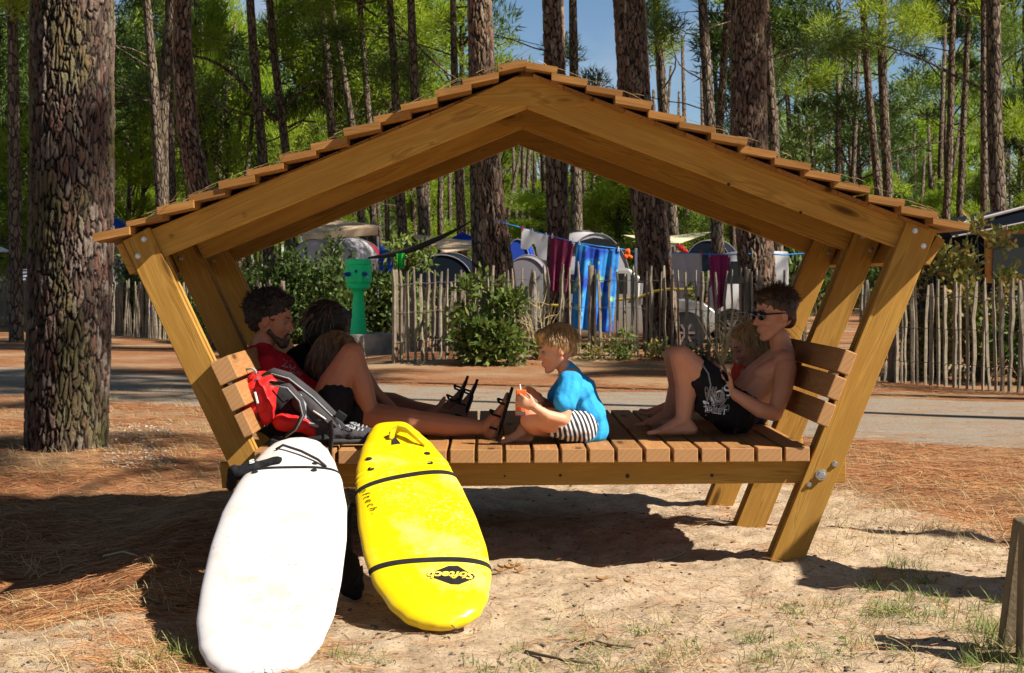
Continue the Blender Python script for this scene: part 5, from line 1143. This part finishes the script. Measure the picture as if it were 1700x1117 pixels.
# --- man in red
C_ = person('curly dark haired bearded man in a red t-shirt leaning on the left backrest', tuple(PZ(530, 8.2, ZP)))
b = MB()
b.cap(P(528, 682, 8.2), .11, P(495, 665, 8.25), .115, w=1.25, wax=Yv); b.cap(P(495, 665, 8.25), .11, P(455, 622, 8.36), .112, w=1.35, wax=Yv); b.cap(P(455, 622, 8.36), .11, P(436, 603, 8.4), .085, w=1.5, wax=Yv)
b.cap(P(432, 592, 8.42), .06, P(440, 562, 8.43), .055); b.chain([P(440, 612, 8.22), P(452, 660, 8.1), P(478, 700, 8.05)], [.055, .047, .04]); b.chain([P(478, 700, 8.05), P(530, 716, 7.95)], [.04, .028])
hand(b, P(530, 716, 7.95), (1, 0, -.1), (0, .3, -1), 1, .3); b.chain([P(445, 605, 8.56), P(500, 650, 8.6), P(540, 680, 8.5)], [.055, .045, .03]); hand(b, P(540, 680, 8.5), (1, -.1, -.3), (0, 0, -1), -1, .5)
kn = P(584, 588, 8.08); b.chain([P(538, 684, 8.1), P(556, 640, 8.08), kn], [.092, .084, .060]); b.chain([kn, P(600, 640, 8.09), PZ(618, 8.1, ZP + .085)], [.058, .060, .038]); b.cap(kn + Vector((.015, 0, .012)), .047, kn + Vector((.02, 0, -.02)), .045)
foot(b, PZ(618, 8.1, ZP + .08), (1, -.1, 0))
ank = PZ(797, 7.97, ZP + .048); b.chain([P(540, 684, 8.32), P(620, 694, 8.12), P(685, 700, 7.99)], [.09, .078, .062]); b.chain([P(685, 700, 7.99), P(740, 706, 7.98), ank], [.058, .056, .037])
foot(b, ank + Vector((.03, 0, .0)), (.28, -.12, 1), (-1, 0, .25), .24, .95)
sC = 1.06; Rm, T = head(b, P(453, 532, 8.43), (.93, -.28, -.14), sC)
bodyC = b.remesh('body', M['skin_tan'], C_, .0062, 3); eyes(T, sC, C_)
hm = MB(); g = np.random.default_rng(8)
for p, r in (((-.03, 0, .055), (.108, .094, .092)), ((-.07, 0, 0), (.06, .075, .07)), ((.04, 0, .105), (.055, .066, .032))): hm.ell(T(*p), [q * sC for q in r], Rm, 14, 9)
for k in range(150):
    v = Vector(g.normal(size=3)); v.normalize()
    if (v.x > .55 and v.z < .55) or v.z < -.55 or (v.x > .1 and v.z < .15): continue
    hm.ell(T(-.03 + v.x * .108, v.y * .094, .045 + v.z * .098), (.020 * g.uniform(.7, 1.3),) * 3, None, 7, 5)
hm.remesh('hair', M['hair_black'], C_, .006, 1, lambda p: .010 * noise.noise(p * 75))
strands('curls', M['hair_black'], C_.children[-1], T(-.03, 0, .05), Rm, [.118 * sC, .104 * sC, .106 * sC], 1500, .03, 21, -.05, .5, .0014, -.1, .1)
bd_ = MB()
for k in (-1, 1): bd_.cap(T(.012, .055 * k, -.05), .014 * sC, T(.066, .020 * k, -.100), .019 * sC)
bd_.cap(T(.070, -.012, -.104), .022 * sC, T(.070, .012, -.104), .022 * sC); bd_.cap(T(.093, -.022, -.052), .006, T(.093, .022, -.052), .006); bd_.cap(T(.09, .024, -.06), .006, T(.082, .022, -.09), .01); bd_.cap(T(.09, -.024, -.06), .006, T(.082, -.022, -.09), .01)
bd_.remesh('beard', M['hair_brown'], C_, .005, 1, lambda p: .004 * noise.noise(p * 110))
sh = MB(); sh.cap(P(515, 676, 8.22), .118, P(492, 662, 8.26), .122, w=1.28, wax=Yv); sh.cap(P(492, 662, 8.26), .120, P(455, 622, 8.36), .122, w=1.35, wax=Yv); sh.cap(P(455, 622, 8.36), .12, P(436, 602, 8.4), .10, w=1.5, wax=Yv)
sh.cap(P(440, 610, 8.23), .072, P(450, 652, 8.12), .066); sh.cap(P(426, 612, 8.4), .10, P(436, 640, 8.38), .12, w=1.3, wax=Yv); sh.cap(P(446, 604, 8.56), .064, P(480, 632, 8.6), .06); sh.cap(P(434, 590, 8.42), .068, P(435, 586, 8.42), .064)
shC = sh.remesh('t_shirt', M['red_shirt'], C_, .007, 2, folds(.013, 11, 8)); shC['label'] = 'red t-shirt with pale lettering on the chest'
decal_text(shC, 'ZUM', 487, 607, 18, R(-14), M['lgrey_fabric'], .01); decal_text(shC, 'CURE', 492, 618, 9, R(-22), M['lgrey_fabric'], .01)
sh = MB(); sh.cap(P(528, 684, 8.2), .12, P(520, 678, 8.22), .118, w=1.3, wax=Yv); sh.cap(P(538, 686, 8.1), .105, P(556, 655, 8.08), .098); sh.cap(P(540, 684, 8.32), .105, P(600, 692, 8.15), .094)
sh.remesh('shorts', M['black_fabric'], C_, .008, 2, folds(.01, 14))
def sandal(parent, heel, toe, up, wid=.10, m='black'):
    d = (toe - heel); Lf = d.length; d.normalize(); u = Vector(up); u = (u - d * u.dot(d)).normalized(); ac = d.cross(u); pts = []
    for k in range(24):
        a = 2 * math.pi * k / 24; t = .5 - .5 * math.cos(a); wv = math.sin(a) * (wid / 2) * (1.0 if math.cos(a) < 0 else .88) * (.85 + .15 * math.sin(a) ** 2); pts.append(heel + d * (t * Lf) + ac * wv)
    s_ = MB().prism(pts, u * .015).part('sandal', M[m], parent, bevel=.004)
    for t, h in ((.66, .040), (.40, .060), (.14, .050)):
        c = heel + d * Lf * t + u * .02; MB().tube([c + ac * wid * .46, c + ac * wid * .42 + u * h * .7, c + u * h + d * .01, c - ac * wid * .42 + u * h * .7, c - ac * wid * .46], .0065, 6, flat=.4).part('strap', M[m], s_, True)
hl = ank + Vector((.082, .005, -.04)); sandal(C_, hl + Vector((.012, 0, -.0)), hl + Vector((.012, 0, 0)) + Vector((.07, -.03, .235)), (-1, 0, .28), .10)
# --- woman in black
D = person('dark haired woman in a black shirt turned away, legs stretched out in sandals', tuple(PZ(520, 8.85, ZP)))
b = MB(); b.cap(P(520, 668, 8.85), .12, P(512, 640, 8.85), .11, w=1.2, wax=(1, .3, 0)); b.cap(P(512, 640, 8.85), .11, P(520, 600, 8.82), .10, w=1.35, wax=(1, .3, 0)); b.cap(P(526, 585, 8.8), .05, P(540, 560, 8.77), .048)
b.chain([P(555, 600, 8.75), P(585, 640, 8.7), P(630, 660, 8.75)], [.045, .04, .026]); hand(b, P(630, 660, 8.75), (1, 0, -.15), (0, 0, -1), 1, .9)
b.chain([P(495, 598, 8.95), P(490, 640, 9.1), P(540, 660, 9.1)], [.045, .04, .03])
for dy, ax_, az, tx in ((0, 740, .052, 768), (.16, 725, .06, 750)):
    hp = P(530, 668, 8.8 + dy); kn = P(650, 672 - dy * 20, 8.75 + dy); an = PZ(ax_, 8.6 + dy, ZP + az); b.chain([hp, kn, hp.lerp(an, .8), an], [.08, .058, .05, .034]); foot(b, an + Vector((.04, 0, 0)), (.35, -.1, 1), (-1, 0, .3), .25, .95)
    hl = an + Vector((.094, .005, -.035)); sandal(D, hl, hl + Vector((.08, -.03, .225)), (-1, 0, .3), .09)
Rm, T = head(b, P(546, 546, 8.70), (.75, .55, -.35), 1.06); b.remesh('body', M['skin_shaded'], D, .0065, 3)
hm = MB()
for p, r in (((-.025, 0, .04), (.125, .11, .105)), ((-.05, 0, -.03), (.085, .095, .08)), ((.04, 0, .09), (.06, .07, .04))): hm.ell(T(*p), r, Rm, 14, 9)
hD = hm.remesh('hair', M['hair_black'], D, .006, 1, lambda p: .007 * noise.noise(p * 50))
strands('hair_ends', M['hair_lb'], hD, T(-.025, 0, .03), Rm, [.112, .098, .10], 200, .12, 6, .8, -.2, .003, -.3)
sh = MB(); sh.cap(P(520, 670, 8.85), .13, P(512, 640, 8.85), .12, w=1.22, wax=(1, .3, 0)); sh.cap(P(512, 640, 8.85), .12, P(520, 600, 8.82), .11, w=1.4, wax=(1, .3, 0)); sh.cap(P(550, 600, 8.76), .058, P(566, 618, 8.72), .054); sh.cap(P(497, 600, 8.94), .056, P(493, 620, 9), .054); sh.cap(P(524, 590, 8.81), .07, P(526, 586, 8.8), .06)
sh.remesh('shirt', M['black_shirt'], D, .008, 2, folds(.01, 12)); sh = MB(); sh.cap(P(520, 672, 8.85), .13, P(560, 674, 8.85), .11, w=1.2, wax=Yv); sh.remesh('shorts', M['black_fabric'], D, .01, 2)
# --- long haired girl bent forward
E_ = person('long haired girl in a navy strappy top bent forward behind the raised knee', tuple(PZ(560, 8.48, ZP)))
b = MB(); b.cap(P(550, 690, 8.5), .095, P(552, 655, 8.5), .088, w=1.2, wax=(1, 0, 0)); b.cap(P(552, 655, 8.5), .085, P(568, 615, 8.45), .075, w=1.4, wax=(1, .2, 0)); b.cap(P(568, 608, 8.43), .04, P(566, 595, 8.4), .042)
b.chain([P(598, 612, 8.35), P(622, 650, 8.35), P(654, 680, 8.3)], [.038, .032, .024]); hand(b, P(654, 680, 8.3), (1, -.1, -.2), (0, 0, -1), 1, .5, .85); b.chain([P(535, 615, 8.55), P(525, 660, 8.5), P(540, 690, 8.4)], [.038, .032, .024])
for dy in (0, .14): b.chain([P(560, 692, 8.45 + dy), P(640, 690, 8.4 + dy), PZ(700, 8.3 + dy, ZP + .05)], [.075, .055, .034]); foot(b, PZ(704, 8.3 + dy, ZP + .055), (.5, -.1, 1), (-1, 0, .4), .2, .8)
Rm, T = head(b, P(562, 594, 8.38), (.75, -.15, -.65), .95, nose=.7); b.remesh('body', M['skin_tan'], E_, .0062, 3); eyes(T, .95, E_)
hm = MB()
for p, r in (((-.025, 0, .04), (.105, .09, .09)), ((-.05, 0, -.03), (.06, .08, .08))): hm.ell(T(*p), r, Rm, 14, 9)
hE = hm.remesh('hair', M['hair_lb'], E_, .006, 2, lambda p: .004 * noise.noise(Vector((p.x * 60, p.y * 60, p.z * 15))))
strands('hair_strands', M['hair_lb'], hE, T(-.025, 0, .03), Rm, [.106, .092, .094], 1600, .17, 7, 1.3, .45, .002, -.5, .0)
sh = MB(); sh.cap(P(550, 690, 8.5), .105, P(552, 655, 8.5), .096, w=1.22, wax=(1, 0, 0)); sh.cap(P(552, 655, 8.5), .095, P(562, 630, 8.47), .084, w=1.4, wax=(1, .2, 0)); tp_ = sh.remesh('top', M['navy'], E_, .007, 2, folds(.006, 16)); tp_['label'] = 'navy strappy top with pale blue straps'
MB().tube([P(530, 635, 8.38), P(538, 618, 8.36), P(552, 606, 8.36)], .006, 6).part('strap', M['line'], tp_, True); MB().tube([P(600, 640, 8.33), P(608, 615, 8.31), P(600, 600, 8.34)], .008, 6).part('strap', M['line'], tp_, True)
# --- blond girl on the right
G_ = person('blond girl in a coral top looking down beside the young man in sunglasses', tuple(PZ(1240, 8.75, ZP)))
b = MB(); b.cap(P(1248, 675, 8.75), .09, P(1246, 650, 8.74), .08, w=1.2, wax=Yv); b.cap(P(1246, 650, 8.74), .08, P(1240, 622, 8.7), .07, w=1.45, wax=Yv); b.cap(P(1242, 612, 8.7), .035, P(1245, 598, 8.7), .036)
b.chain([P(1236, 622, 8.57), P(1222, 655, 8.48), P(1204, 634, 8.42)], [.035, .03, .02]); hand(b, P(1204, 634, 8.42), (-.7, -.1, .7), (0, 1, .2), 1, .8, .85); b.chain([P(1238, 622, 8.84), P(1215, 655, 8.85), P(1200, 632, 8.7)], [.035, .03, .02]); hand(b, P(1200, 632, 8.7), (-.6, -.4, .7), (0, -1, .2), -1, .8, .85)
for dy in (0, .18):
    kn = P(1160, 668, 8.8 + dy); an = PZ(1108, 8.75 + dy, ZP + .07); b.chain([P(1244, 682, 8.72 + dy), kn, an], [.07, .05, .032]); foot(b, an, (-1, 0, .25), (.2, 0, 1), .2, .85)
Rm, T = head(b, P(1243, 574, 8.68), (-.90, -.28, -.33), .95, nose=.65); b.remesh('body', M['skin_fair'], G_, .006, 3); eyes(T, .95, G_)
hm = MB()
for p, r in (((-.025, 0, .045), (.1, .085, .086)), ((-.045, 0, -.02), (.06, .078, .07)), ((.03, 0, .09), (.05, .06, .028))): hm.ell(T(*p), r, Rm, 14, 9)
hG = hm.remesh('hair', M['hair_boy'], G_, .006, 2, lambda p: .004 * noise.noise(Vector((p.x * 60, p.y * 60, p.z * 15))))
strands('hair_strands', M['hair_blond'], hG, T(-.022, 0, .035), Rm, [.102, .087, .09], 1500, .24, 11, .9, .30, .002, -.5)
sh = MB(); sh.cap(P(1248, 672, 8.75), .098, P(1246, 650, 8.74), .09, w=1.25, wax=Yv); sh.cap(P(1246, 650, 8.74), .09, P(1240, 624, 8.7), .08, w=1.5, wax=Yv); sh.cap(P(1236, 624, 8.58), .046, P(1230, 640, 8.54), .044)
sh.remesh('top', M['coral'], G_, .007, 2, folds(.008, 14)); sh = MB(); sh.cap(P(1246, 684, 8.75), .10, P(1210, 676, 8.76), .09, w=1.25, wax=Yv); sh.remesh('shorts', M['navy'], G_, .01, 2)
# ---------------------------------------------------------------- backpack
K = thing('backpack', 'red black and grey rucksack propped on the left end of the platform', 'backpack', tuple(PZ(490, 7.85, ZP)))
fz = lambda a, s_, sd=0: (lambda p: a * noise.noise(p * s_ + Vector((sd, 0, 0))) + a * .4 * noise.noise(p * s_ * 2.5))
MB().cap(P(455, 668, 7.88), .115, P(535, 712, 7.82), .088, w=1.0).cap(P(440, 690, 7.85), .09, P(520, 722, 7.82), .08).remesh('main_compartment', M['black_fabric'], K, .008, 2, fz(.012, 14))
rp_ = MB().cap(P(432, 640, 7.76), .072, P(424, 672, 7.73), .080, w=1.05).cap(P(446, 642, 7.72), .05, P(440, 690, 7.70), .045).ell(P(424, 668, 7.70), (.078, .07, .10)).remesh('front_pocket', M['red_fabric'], K, .006, 4, fz(.010, 14, 3)); rp_['label'] = 'bright red zipped pocket'
fk = raydecal(rp_, .004)
def onp(f, pts): return [q[0] for q in (f(x, y) for x, y in pts) if q]
MB().tube(onp(fk, [(430, 618), (424, 632), (421, 648), (424, 668), (429, 690), (432, 698)]), .0045, 5).part('zip', M['grey_fabric'], rp_, True)
MB().box(fk(426, 660)[0] + Vector((0, -.006, 0)), (.010, .006, .055), Matrix.Rotation(-.25, 3, 'Y')).part('zip_pull', M['white'], rp_, bevel=.002)
MB().tube([P(407, 620, 7.7), P(409, 613, 7.69), P(418, 611, 7.68), P(424, 615, 7.68), P(425, 622, 7.69)], .006, 6).part('carry_loop', M['lgrey_fabric'], K, True)
MB().cap(P(466, 700, 7.70), .042, P(505, 706, 7.70), .040).cap(P(505, 708, 7.70), .035, P(520, 716, 7.71), .03).remesh('side_pocket', M['red_fabric'], K, .006, 4, fz(.007, 18, 9))
pn = MB().cap(P(500, 665, 7.76), .045, P(548, 712, 7.72), .055, w=1.3, wax=(.6, 0, -.7)).ell(P(546, 716, 7.72), (.085, .05, .085)).remesh('back_panel', M['grey_fabric'], K, .007, 2, fz(.008, 16, 5))
fp = raydecal(pn, .005)
q = onp(fp, [(497, 655), (505, 672), (508, 690), (518, 702), (528, 708)]); 
if len(q) > 2: MB().tube(q, [.013, .020, .024, .022, .012][:len(q)], 8, flat=.4).part('light_trim', M['lgrey_fabric'], pn, True)
q = onp(fp, [(520, 682), (538, 694), (552, 708), (561, 722), (564, 734)])
if len(q) > 2: MB().tube(q, .0045, 6).part('piping', M['white'], pn, True)
for pts, r in (([(436, 622, 7.68), (452, 616, 7.62), (480, 624, 7.60), (520, 655, 7.61), (556, 690, 7.63), (572, 715, 7.66)], .023), ([(448, 634, 7.64), (478, 640, 7.58), (498, 662, 7.58), (504, 686, 7.59), (492, 710, 7.62), (475, 722, 7.66)], .018)):
    s_ = MB().tube([P(*p) for p in pts], [r * .5, r, r, r, r * .9, r * .5], 10, flat=.45).part('shoulder_strap', M['grey_fabric'], K, True)
    MB().tube([P(p[0] - 1, p[1] + 4, p[2] - .018) for p in pts], .0035, 5).part('piping', M['lgrey_fabric'], s_, True)
MB().tube([P(455, 725, 7.68), P(490, 733, 7.62), P(530, 727, 7.58), P(560, 722, 7.60)], .018, 8, flat=.4).part('hip_belt', M['black'], K, True)
MB().tube([P(548, 700, 7.60), P(551, 725, 7.52), P(548, 748, 7.44), P(546, 768, 7.42)], .018, 8, flat=.25).part('webbing', M['black'], K, True)
MB().box(P(566, 690, 7.60), (.05, .02, .035), Matrix.Rotation(.6, 3, 'Y')).part('buckle', M['black'], K, bevel=.004)
MB().box(P(458, 738, 7.42), (.055, .03, .04), Matrix.Rotation(.3, 3, 'Y')).part('buckle', M['black'], K, bevel=.004)
MB().tube([P(452, 648, 7.64), P(462, 660, 7.63), P(470, 668, 7.63), P(478, 664, 7.63)], .004, 5).part('cord', M['black'], K, True)
# trainers left beside the rucksack
def trainer(px, Y, rot, label):
    c = PZ(px, Y, ZP); Rz = Matrix.Rotation(rot, 3, 'Z'); o = thing('trainer_shoe', label, 'shoe', tuple(c)); T2 = lambda x, y, z: c + Rz @ Vector((x, y, z))
    MB().cap(T2(-.09, 0, .018), .017, T2(.10, 0, .018), .017, w=2.4, wax=Rz @ Vector((0, 1, 0))).remesh('sole', M['grey_fabric'], o, .005, 1)
    MB().cap(T2(-.08, 0, .05), .032, T2(.0, 0, .05), .03, w=1.1, wax=Rz @ Vector((0, 1, 0))).cap(T2(0, 0, .048), .03, T2(.09, 0, .036), .024, w=1.4, wax=Rz @ Vector((0, 1, 0))).remesh('upper', M['grey_fabric'], o, .005, 2, fz(.004, 40))
    mb = MB(); [mb.tube([T2(-.01 + .018 * k, -.022, .072 - .004 * k), T2(0 + .018 * k, 0, .086 - .005 * k), T2(-.01 + .018 * k, .022, .072 - .004 * k)], .004, 5) for k in range(4)]; mb.tube([T2(-.01, 0, .088), T2(-.03, -.03, .09), T2(.01, -.04, .075), T2(0, 0, .088), T2(-.02, .03, .09)], .004, 5); mb.part('laces', M['lgrey_fabric'], o, True)['kind'] = 'stuff'
trainer(583, 7.62, R(8), 'white laced trainer on the slats beside the rucksack, nearer one of the pair'); trainer(590, 7.76, R(14), 'white laced trainer on the slats behind the other one beside the rucksack')
# ---------------------------------------------------------------- litter, grass, twigs
def ground_pts(g, n, px0, px1, py0, py1):
    px = g.uniform(px0, px1, n); py = g.uniform(py0, py1, n); Y = ZC * F / (py - HY); return (px - CX) * Y / F, Y
def ribbons(X, Y, ang, ln, wd, bend, lift, rise, g, segs=3):
    """thin curved strips lying on or standing from the ground"""
    n = len(X); t = np.linspace(0, 1, segs + 1)[None]; a = ang[:, None] + bend[:, None] * (t - .5); dx = np.cos(a) * ln[:, None] / segs; dy = np.sin(a) * ln[:, None] / segs
    x = X[:, None] + np.cumsum(dx, 1) - dx[:, :1]; y = Y[:, None] + np.cumsum(dy, 1) - dy[:, :1]; z = H(x, y) + lift[:, None] + rise[:, None] * (t ** .8)
    nx = -np.sin(a) * wd[:, None]; ny = np.cos(a) * wd[:, None]; tap = 1 - .75 * t ** 2
    A = np.stack([x + nx * tap, y + ny * tap, z], -1); B = np.stack([x - nx * tap, y - ny * tap, z + .001], -1)
    V = np.stack([A, B], 2).reshape(-1, 3); i = (np.arange(n)[:, None] * (segs + 1) + np.arange(segs)[None]) * 2
    Fc = np.stack([i, i + 1, i + 3, i + 2], -1).reshape(-1, 4); return V, Fc
def on_road(X, Y):
    a, b = road_edges(X); a = np.where(X < 0, 15.0 - .62 * X, a); b = np.where(X < 0, 19.4 - .66 * X, b); return (Y > a) & (Y < b)
def litter():
    g = np.random.default_rng(31); X, Y = ground_pts(g, 150000, -250, 1950, 635, 1150)
    cl = fbm(X * 1.3, Y * 2.2, 3, 41) + .5; s = SAND(X, Y) + .25 * (1 - ss(Y, 6.3, 7.2)) + .9 * fbm(X * 2.3, Y * 2.3, 3, 77) * .8
    p = np.clip(1.15 - 1.25 * s, .035, 1) * (.25 + 1.1 * np.clip(cl, 0, 1)); p = np.where(on_road(X, Y), .06 + .5 * np.clip(cl - .35, 0, 1) + .35 * (1 - ss(X, -5, -1)), p)
    k = g.random(len(X)) < p * .8; X = X[k]; Y = Y[k]; n = len(X)
    ang = g.normal(size=n) * .75 + np.where(g.random(n) < .5, 0, math.pi); far = np.clip(Y / 7, 1, 3)
    V, Fc = ribbons(X, Y, ang, .10 + .09 * g.random(n), .0013 * far, g.normal(size=n) * .7, .003 + .012 * g.random(n) ** 2, g.normal(size=n) * .008 + .004, g)
    o = new('pine_needles', np_mesh('pine_needles', V, Fc), M['litter']); tag(o, 'carpet of fallen rust coloured pine needles over the ground', 'pine needles'); o['kind'] = 'stuff'
    # dry pale grass among the needles
    parts = []
    for (px0, px1, py0, py1, n) in ((-60, 400, 640, 790, 2200), (-60, 330, 940, 1120, 500), (1380, 1760, 740, 930, 1500), (900, 1760, 1010, 1130, 900)):
        cx, cy = ground_pts(g, n // 9, px0, px1, py0, py1); q = g.integers(0, len(cx), n); x = cx[q] + g.normal(size=n) * .05; y = cy[q] + g.normal(size=n) * .05
        parts.append(ribbons(x, y, g.uniform(0, 6.28, n), .03 + .07 * g.random(n), np.full(n, .0016), g.normal(size=n) * .8, np.full(n, -.003), .015 + .06 * g.random(n), g))
    V = np.concatenate([p_[0] for p_ in parts]); off = np.cumsum([0] + [len(p_[0]) for p_ in parts[:-1]]); Fc = np.concatenate([p_[1] + o_ for p_, o_ in zip(parts, off)])
    o = new('dry_grass', np_mesh('dry_grass', V, Fc), M['dry']); tag(o, 'thin dry straw coloured grass among the pine needles', 'grass'); o['kind'] = 'stuff'
    parts = []
    for (px0, px1, py0, py1, n, hh) in ((1250, 1720, 985, 1120, 620, .05), (1440, 1550, 935, 1020, 420, .05), (1610, 1720, 1040, 1120, 420, .08), (850, 1300, 1040, 1120, 260, .035), (190, 330, 1040, 1100, 160, .06), (560, 900, 1080, 1120, 120, .05)):
        cx, cy = ground_pts(g, max(4, n // 16), px0, px1, py0, py1); q = g.integers(0, len(cx), n); x = cx[q] + g.normal(size=n) * .03; y = cy[q] + g.normal(size=n) * .03
        parts.append(ribbons(x, y, g.uniform(0, 6.28, n), .02 + .06 * g.random(n), np.full(n, .0016), g.normal(size=n) * .9, np.full(n, -.003), .015 + hh * g.random(n), g, 4))
    V = np.concatenate([p_[0] for p_ in parts]); off = np.cumsum([0] + [len(p_[0]) for p_ in parts[:-1]]); Fc = np.concatenate([p_[1] + o_ for p_, o_ in zip(parts, off)])
    o = new('green_grass', np_mesh('green_grass', V, Fc), M['grass']); tag(o, 'sparse green grass tufts on the sandy ground at the lower right', 'grass'); o['kind'] = 'stuff'
    # debris
    mb = MB(); X, Y = ground_pts(g, 1500, -40, 1740, 720, 1120)
    for x, y in zip(X, Y): c = (x, y, hz(x, y) + .002); r = .0025 + .006 * g.random() ** 2; mb.box(c, (r * g.uniform(1, 4), r * 1.5, r), Matrix.Rotation(g.uniform(0, 6.28), 3, 'Z'))
    o = mb.part('bark_crumbs', M['post_dark'], None); tag(o, 'dark bark crumbs and bits scattered over sand and needles', 'debris'); o['kind'] = 'stuff'
    mb = MB(); X, Y = ground_pts(g, 420, 170, 290, 705, 775)
    for x, y in zip(X, Y): c = (x, y, hz(x, y) + .006); r = .006 + .006 * g.random(); mb.box(c, (r * 2, r * 1.5, r * .5), Matrix.Rotation(g.uniform(0, 6.28), 3, 'Z') @ Matrix.Rotation(g.normal() * .5, 3, 'X'))
    X, Y = ground_pts(g, 120, 100, 700, 900, 1110)
    for x, y in zip(X, Y): c = (x, y, hz(x, y) + .003); r = .003 + .004 * g.random(); mb.box(c, (r * 2, r * 1.5, r), Matrix.Rotation(g.uniform(0, 6.28), 3, 'Z'))
    o = mb.part('pale_chips', M['concrete'], None); tag(o, 'pale chips and pebbles scattered by the foot of the massive trunk', 'chips'); o['kind'] = 'stuff'
litter()
def gp(px, py, dz=0):
    Y = ZC * F / (py - HY)
    for _ in range(6):
        x = (px - CX) * Y / F; Y = (ZC - hz(x, Y)) * F / (py - HY)
    x = (px - CX) * Y / F; return Vector((x, Y, hz(x, Y) + dz))
def stick(label, pts, r, m, cat='stick'):
    o = MB().tube([gp(x, y, r * .7 + dz) for x, y, dz in pts], [r * (1 - .4 * i / len(pts)) for i in range(len(pts))], 7).part('stick', m, None, True); tag(o, label, cat)
stick('pale dry stick lying in the shadow left of the white surfboard', [(172, 925, 0), (205, 922, .01), (238, 927, 0)], .007, M['dry'])
stick('dark forked twig on the sand right of the yellow surfboard', [(963, 1072, 0), (990, 1070, .01), (1010, 1076, .005), (1055, 1078, 0)], .0045, M['post_dark'])
stick('short dark twig branching off on the sand in front of the bench', [(985, 1071, 0), (1000, 1063, .02), (1010, 1066, .01)], .005, M['post_dark'])
stick('dark strip of bark half buried in the sand at the bottom of the picture', [(872, 1084, 0), (900, 1092, .006), (940, 1100, .004), (990, 1104, 0)], .007, M['post_dark'])
stick('thin stick lying on the sand under the edge of the platform', [(1090, 932, 0), (1115, 930, .005), (1140, 922, .01)], .006, M['dry'])
dp = MB(); g = np.random.default_rng(77)
for k, (x, y) in enumerate(((38, 960), (48, 962), (58, 958), (70, 962), (80, 955), (92, 957), (100, 950), (62, 965))):
    p = gp(x, y); a = g.uniform(-1, 1); pts = [p]
    for i in range(6): pts.append(pts[-1] + Vector((math.sin(a) * .022, g.normal() * .006, math.cos(a) * .022))); a += g.choice((-1, 1)) * .3
    dp.tube(pts, [.004, .004, .0035, .003, .003, .002, .001], 5)
dpo = dp.part('dead_plant', M['dry'], None, True); dpo['kind'] = 'stuff'
tag(dpo, 'clump of pale curled dead stalks at the left edge of the shadow', 'plant')
def cone(label, px, py, s, seed):
    g = np.random.default_rng(seed); c = gp(px, py); o = thing('pine_cone', label, 'cone', tuple(c)); mb = MB().ell(c + Vector((0, 0, .02 * s)), (.035 * s, .022 * s, .018 * s)); 
    for k in range(46):
        a = k * 2.4; t = (k / 46 - .5) * 1.7; r = .026 * s * math.cos(t * .9); p = c + Vector((t * .04 * s, math.cos(a) * r, .022 * s + math.sin(a) * r)); mb.ell(p, (.010 * s, .008 * s, .004 * s), Matrix.Rotation(a, 3, 'X'), 6, 4)
    mb.part('scales', M['cone'], o)
M['cone'] = varied('brown_cone', (.30, .17, .07), .8, .35, 30)
def leafcurl(px, py, label, r=.03, seed=0):
    g = np.random.default_rng(seed); c = gp(px, py, .006); vs = []; n = 7
    for i in range(n):
        for j in range(4): t = i / (n - 1); w_ = r * .55 * math.sin(math.pi * (.08 + .84 * t)); vs.append(c + Vector(((t - .5) * 2 * r, (j / 3 - .5) * 2 * w_, .012 * ((j / 3 - .5) * 2) ** 2 + .01 * (t - .5) ** 2 * 4)))
    o = MB().add(vs, [(i * 4 + j, i * 4 + j + 1, i * 4 + j + 5, i * 4 + j + 4) for i in range(n - 1) for j in range(3)]).part('dry_leaf', M['cone'], None, True); o.modifiers.new('thickness', 'SOLIDIFY').thickness = .001; tag(o, label, 'leaf')
for i_, (x_, y_, r_) in enumerate(((836, 946, .028), (855, 942, .03), (846, 955, .024), (862, 951, .022), (829, 953, .022))): leafcurl(x_, y_, ('left upper', 'right upper', 'middle', 'right lower', 'left lower')[i_] + ' brown curled leaf of the little heap right of the yellow surfboard', r_, i_)
leafcurl(1000, 966, 'curled brown leaf on the sand in the middle foreground', .028); leafcurl(1042, 970, 'small dark curled leaf right of the middle of the sand', .018)
# needles caught on the roof shingles
g = np.random.default_rng(12); mb = MB()
for k in range(420):
    px = g.uniform(190, 860) if g.random() < .7 else g.uniform(880, 1560); top = 392 - .4195 * (px - 165) if px < 873 else 95 + .385 * (px - 873)
    p = Q(px, top - g.uniform(1, 5), g.uniform(-.1, .9) ** 1); a = g.normal() * .5; l = g.uniform(.05, .14); sl = (.39 if px < 873 else -.36); d = Vector((math.cos(a), math.sin(a), sl * math.cos(a) + g.normal() * .08)).normalized()
    mb.tube([p, p + d * l * .5 + Vector((0, 0, .004)), p + d * l], [.0014, .0014, .0008], 3)
o = mb.part('roof_needles', M['dry'], None); tag(o, 'dry pine needles caught on the shingles of the roof', 'pine needles'); o['kind'] = 'stuff'
